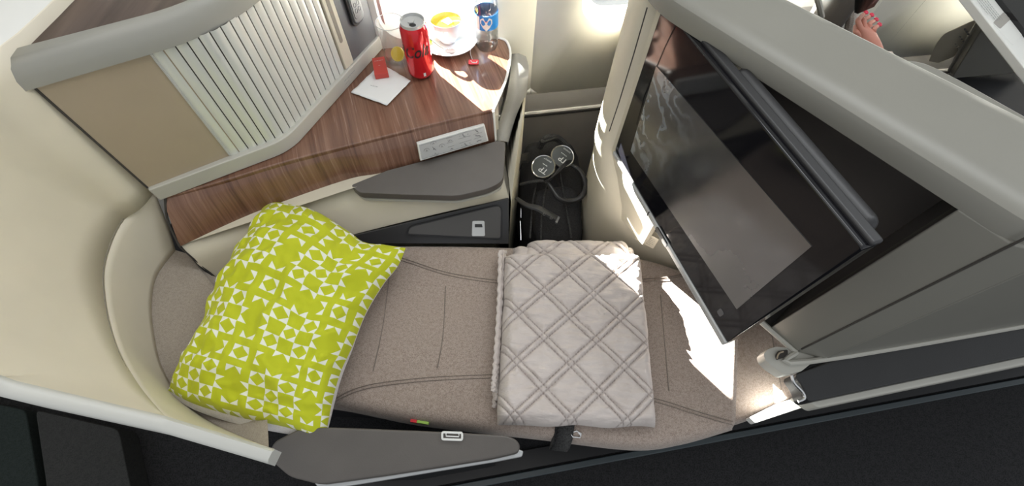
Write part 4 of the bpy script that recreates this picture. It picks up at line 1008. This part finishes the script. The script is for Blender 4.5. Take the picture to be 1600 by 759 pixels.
b = MB(); b.tube(cat_([P(857, 214, .44), P(848, 222, .46), P(868, 216, .46), P(880, 226, .44), P(872, 236, .42)], 16), .009, 8, flat=.4); b.build('haul_loop', 'strap', bag)
b = MB(); b.tube(cat_([P(843, 230, .42), P(852, 218, .45), P(870, 216, .45), P(888, 232, .43)], 16), [.012] * 16, 8); b.build('top_edge', 'strap', bag)
b = MB(); b.tube(cat_([P(826, 246, .44), P(811, 252, .42), P(799, 285, .38), P(797, 312, .36)], 20), .020, 10, flat=.5)
b.build('shoulder_strap', 'softblack', bag)
b = MB(); b.tube(cat_([P(806, 309, .44), P(822, 320, .445), P(840, 325, .445), P(853, 332, .44), P(872, 343, .43)], 20), [.006 + .005 * min(1, i / 10) for i in range(20)], 8, flat=.5); gs = b.build('side_strap', 'softblack', bag)
for x, y in ((850, 335), (861, 341)):
    b = MB(); b.lathe([(.0022, 0), (.0042, 0), (.0042, .002), (.0022, .002), (.0022, 0)], P(x, y, .449), (0, 0, 1), 12); b.build('eyelet', 'darkgrey', gs)
b = MB(); b.box(P(871, 344, .438), (.006, .022, .008), -.4); b.build('strap_buckle', 'anthracite', gs)
for path in ([(838, 285, .40), (832, 320, .41), (828, 372, .41)], [(872, 250, .42), (880, 300, .41), (893, 372, .40)], [(853, 290, .41), (847, 330, .415), (845, 374, .41)]):
    b = MB(); b.tube(cat_([P(*p) for p in path], 16), .0028, 6); b.build('piping', 'strap', bag)
b = MB(); b.tube([P(814, 325, .42), P(814, 340, .41)], .0016, 6); b.tube([P(813, 345, .41), P(814, 375, .40)], .0011, 6); b.build('zip_pull', 'chrome', bag)
b = MB(); b.tube(cat_([P(813, 288, .43), P(830, 284, .45), P(850, 282, .46)], 14), .0045, 7); b.build('cord', 'strap', bag)
# headphones
hp_ = thing('headphones', tuple(P(868, 270, .44)), 'black over ear headphones with silver ringed discs lying on the backpack', 'headphones')
def ear(px, py, z, tilt, rr=.036):
    o3 = P(px, py, z); ax = Vector(tilt).normalized(); b = MB()
    b.lathe([(0, -.024), (rr * .8, -.024), (rr * .98, -.018), (rr * .98, -.008), (rr * .9, -.004)], o3, ax, 36); b.build('ear_pad', 'softblack', hp_, ang=.9)
    b = MB(); b.lathe([(rr * .86, -.006), (rr, -.004), (rr, .0), (rr * .95, .002), (rr * .9, .001), (rr * .86, -.006)], o3, ax, 40); b.build('silver_ring', 'chrome', hp_)
    b = MB(); b.lathe([(rr * .93, -.001), (rr * .9, .0005), (0, .0015)], o3, ax, 40); d = b.build('ear_disc', 'cupdisc', hp_, ang=.9)
    uxh = V(.80, -.05, 0); uxh = (uxh - ax * uxh.dot(ax)).normalized(); uyh = ax.cross(uxh)
    c2 = (math.cos(2.6), math.sin(2.6)); u2 = uxh * c2[0] + uyh * c2[1]; v2 = -uxh * c2[1] + uyh * c2[0]
    b = MB(); text_on(b, 'TP', .024, o3 + ax * .002 - v2 * -.010 - u2 * .008, u2, v2, .001, .1); lines_on(b, o3 + ax * .002 + v2 * -.006, u2, v2, .020, .003, 1, .0022, .001); lines_on(b, o3 + ax * .002 + v2 * -.022, u2, v2, .026, .005, 2, .0010, .001); b.build('disc_print', 'print', d)
ear(849, 260, .475, (-.2, -.35, 1)); ear(879, 244, .46, (.1, -.35, 1))
b = MB(); b.tube(cat_([P(893, 258, .46), P(907, 268, .46), P(915, 288, .45), P(909, 306, .44), P(893, 314, .43), P(874, 310, .44), P(861, 293, .45), P(853, 282, .455)], 40), [.0055 + .003 * math.sin(math.pi * i / 39) for i in range(40)], 10); b.build('headband', 'softblack', hp_)
for off in (0, 4, 8):
    b = MB(); b.tube(cat_([P(851 + off, 285 - off * .3, .465), P(868 + off * .6, 272 - off, .485), P(885, 258 - off * .7, .485), P(893, 251, .47)], 18), .0022, 6); b.build('cable', 'black', hp_)

# ------------------------------------------------------------------ things in front row, seen beyond the shell
hs = thing('passenger_seat', tuple(P(1300, 20, .0)), 'brown headrest of the seat in the row ahead behind the shell ridge', 'seat')
b = MB(); hq = P(1304, 8, .80); blob(b, hq, (.028, -.015, 0), (.02, .07, 0), (0, 0, .10), 30, 16, .5, 2, .0); b.build('headrest', 'leather', hs, ang=2)
b = MB(); pts = [P(1334, -30, .86), P(1334, -5, .84), P(1332, 20, .81), P(1328, 46, .76)]; b.tube(cat_(pts, 12), .013, 10); b.build('headrest_wing', 'sleeve', hs, label='pale grey knitted edge of the headrest')
b = MB(); b.tube(cat_([P(1272, -20, 1.0), P(1278, 0, .98), P(1284, 26, .93)], 10), .006, 8); b.build('piping', 'greyplastic', hs)
b = MB(); b.box((hq.x, hq.y, .37), (.05, .12, .74)); b.build('backrest', 'leather', hs, bevel=.02)
# passenger: forearm and hand holding a phone
pe = thing('person', tuple(P(1352, 60, .0)), 'person in the row ahead whose hand with red nails holds a phone', 'person')
sk = bpy.data.meshes.new('hand'); base = Vector(pe['_b'])
wr_ = P(1366, 80, .84); pl_ = P(1358, 58, .87); 
verts = [P(1372, 120, .80), wr_, pl_]; edges = [(0, 1), (1, 2)]; rad = [.024, .019, .017]
fing = [((1345, 46), (1340, 32), (1350, 22)), ((1351, 43), (1349, 31), (1359, 26)), ((1358, 46), (1358, 37), (1366, 33)), ((1364, 52), (1366, 44), (1371, 41)), ((1345, 58), (1337, 50), (1337, 40))]
tips = []
for k, f in enumerate(fing):
    prev = 2
    for m2, (x, y) in enumerate(f):
        verts.append(P(x, y, .885 + .012 * (m2 == 1) - .004 * k)); edges.append((prev, len(verts) - 1)); rad.append((.0062, .0058, .005)[m2]); prev = len(verts) - 1
    tips.append(verts[-1])
sk.from_pydata([v - base for v in verts], edges, []); ho = bpy.data.objects.new('hand', sk); C.objects.link(ho); ho.parent = pe; sk.materials.append(M['skin'])
md = ho.modifiers.new('skin', 'SKIN'); 
if not sk.skin_vertices: bpy.context.view_layer.update()
for i, sv in enumerate(sk.skin_vertices[0].data): sv.radius = (rad[i], rad[i]); sv.use_root = (i == 2)
md.use_smooth_shade = True; ho.modifiers.new('sub', 'SUBSURF').render_levels = 2
for tp in tips[:4]:
    b = MB(); blob(b, tp + V(.0, -.002, .006), (.005, 0, 0), (0, .007, 0), (0, 0, .003), 12, 8, 1, 0, 0); b.build('fingernail', 'nail', pe)
b = MB(); b.tube([P(1366, 92, .83), P(1376, 130, .79)], [.034, .05], 14); b.build('sleeve', 'sleeve', pe)
phn = thing('phone', tuple(P(1350, 10, .9)), 'dark smartphone held up by the passenger ahead', 'phone')
p0 = P(1340, 22, .905); p1 = P(1352, 10, .915); p2 = P(1366, -12, 1.0); p3 = P(1342, -20, .99)
nph = (p1 - p0).cross(p3 - p0).normalized()
b = MB(); b.plate([p0, p1 + V(.02, .0, 0), p2 + V(.02, 0, 0), p3], nph, .008); pb_ = b.build('phone_case', 'black', phn, bevel=.003)
b = MB(); i_ = [p0, p1 + V(.02, 0, 0), p2 + V(.02, 0, 0), p3]; cc = (i_[0] + i_[1] + i_[2] + i_[3]) / 4
b.plate([p.lerp(cc, .08) + nph * .0006 for p in i_], nph, .002); b.build('phone_screen', 'phone', phn)
# console of the row ahead: cream cabinet side, table edge, monitor bar
cf = thing('console', tuple(P(1450, 90, 0)), 'cream console end with speckled curved flap in the row ahead near the top right', 'console')
pan = [P(1532, 26, .80), P(1484, 110, .46), P(1640, 96, .46), P(1660, 10, .80)]
b = MB(); nn_ = (pan[1] - pan[0]).cross(pan[2] - pan[0]).normalized(); nn_ = nn_ if nn_.z > 0 else -nn_
b.plate(pan, nn_, .03); b.build('side_panel', 'shellgrey', cf, bevel=.003)
b = MB(); b.tube([pan[0] + V(0, 0, .003), pan[1] + V(0, 0, .003)], .008, 8); b.build('panel_edge', 'greyplastic', cf)
b = MB(); fl_ = cat_([P(1527, 30, .80), P(1508, 38, .77), P(1492, 56, .70), P(1480, 78, .60), P(1477, 85, .57)], 12) + [P(1492, 88, .555)]
nf = V(-.3, -.6, .7).normalized(); b.prism(fl_, [p - V(0, -.03, .05) for p in fl_]); fo_ = b.build('curved_flap', 'cream', cf, bevel=.003)
b = MB()
for k in range(9):
    x, y = 1512 - k * 2.6 + (k % 3) * 5 - 4, 46 + k * 3.6; zz = .735 - .0045 * (y - 46)
    c0 = P(x, y, .74 - (y - 46) * .0045 + .012); b.lathe([(.004, 0), (0, .002)], c0, (0, -.4, 1), 8)
b.build('flap_specks', 'softink', fo_)
bz2 = thing('monitor', tuple(P(1560, 50, .6)), 'pale edged monitor of the row ahead with square latch at the top right corner', 'monitor')
e0, e1, e2 = P(1500, -22, .90), P(1548, -22, .90), P(1650, 110, .86)
b = MB(); bn = (e1 - e0).cross(e2 - e0).normalized(); bn = bn if bn.z > 0 else -bn
e3 = PL(1640, 155, e0, bn)
b.plate([e0, e1, e2, e3], bn, .02); br = b.build('edge_bar', 'white', bz2, bevel=.003)
def bp(px, py, l=.0006): return PL(px, py, e0 + bn * l, bn)
b = MB(); b.plate(round_poly([bp(1568, 18), bp(1600, 52), bp(1583, 71), bp(1551, 36)], .006, 4), bn, .002); lt = b.build('latch_plate', 'white', br, bevel=.0006)
b = MB(); b.plate(round_poly([bp(1568, 19, .0012), bp(1579, 30, .0012), bp(1563, 45, .0012), bp(1552, 35, .0012)], .004, 3), bn, .002); b.build('latch_recess', 'wallgrey', br)
b = MB(); uxl = (bp(1560, 50) - bp(1530, 12)).normalized(); lines_on(b, bp(1541, 10), uxl, bn.cross(uxl), .09, .03, 5, .0014, .001); b.build('bar_print', 'softink', br)
b = MB(); b.plate([bp(1548, -22, .01), bp(1700, -60, .01), bp(1760, 100, .01), bp(1650, 108, .01)], bn, .02); b.build('dark_glass', 'gloss', bz2)
b = MB(); b.slab([P(1478, 112, .455), P(1500, 190, .30), P(1700, 330, .30), P(1900, 250, .30), P(1800, 60, .455)], .25); o = b.build('ottoman', 'black', None, bevel=.01); tag(o, 'black foot cushion area of the row ahead beyond the shell ridge', 'ottoman')
b = MB(); b.slab(round_poly([P(1400, 92, 1.02), P(1428, 92, 1.02), P(1452, 98, 1.02), P(1500, 122, 1.02), P(1640, 200, 1.02), P(1600, 240, 1.02), P(1400, 150, 1.02)], .02, 4), .05); o = b.build('ridge_shoulder', 'shellgrey', sl, bevel=.008)

# ------------------------------------------------------------------ by the aisle at lower left
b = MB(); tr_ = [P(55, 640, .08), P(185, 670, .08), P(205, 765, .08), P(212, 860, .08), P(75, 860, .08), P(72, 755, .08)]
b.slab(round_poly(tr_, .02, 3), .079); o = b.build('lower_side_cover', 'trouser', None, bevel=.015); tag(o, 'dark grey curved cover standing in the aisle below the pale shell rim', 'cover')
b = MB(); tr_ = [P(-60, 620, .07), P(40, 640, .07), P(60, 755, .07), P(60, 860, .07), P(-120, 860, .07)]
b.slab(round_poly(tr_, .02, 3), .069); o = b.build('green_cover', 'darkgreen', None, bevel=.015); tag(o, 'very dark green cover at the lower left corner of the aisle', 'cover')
for o in bpy.data.objects:
    if '_b' in o: del o['_b']
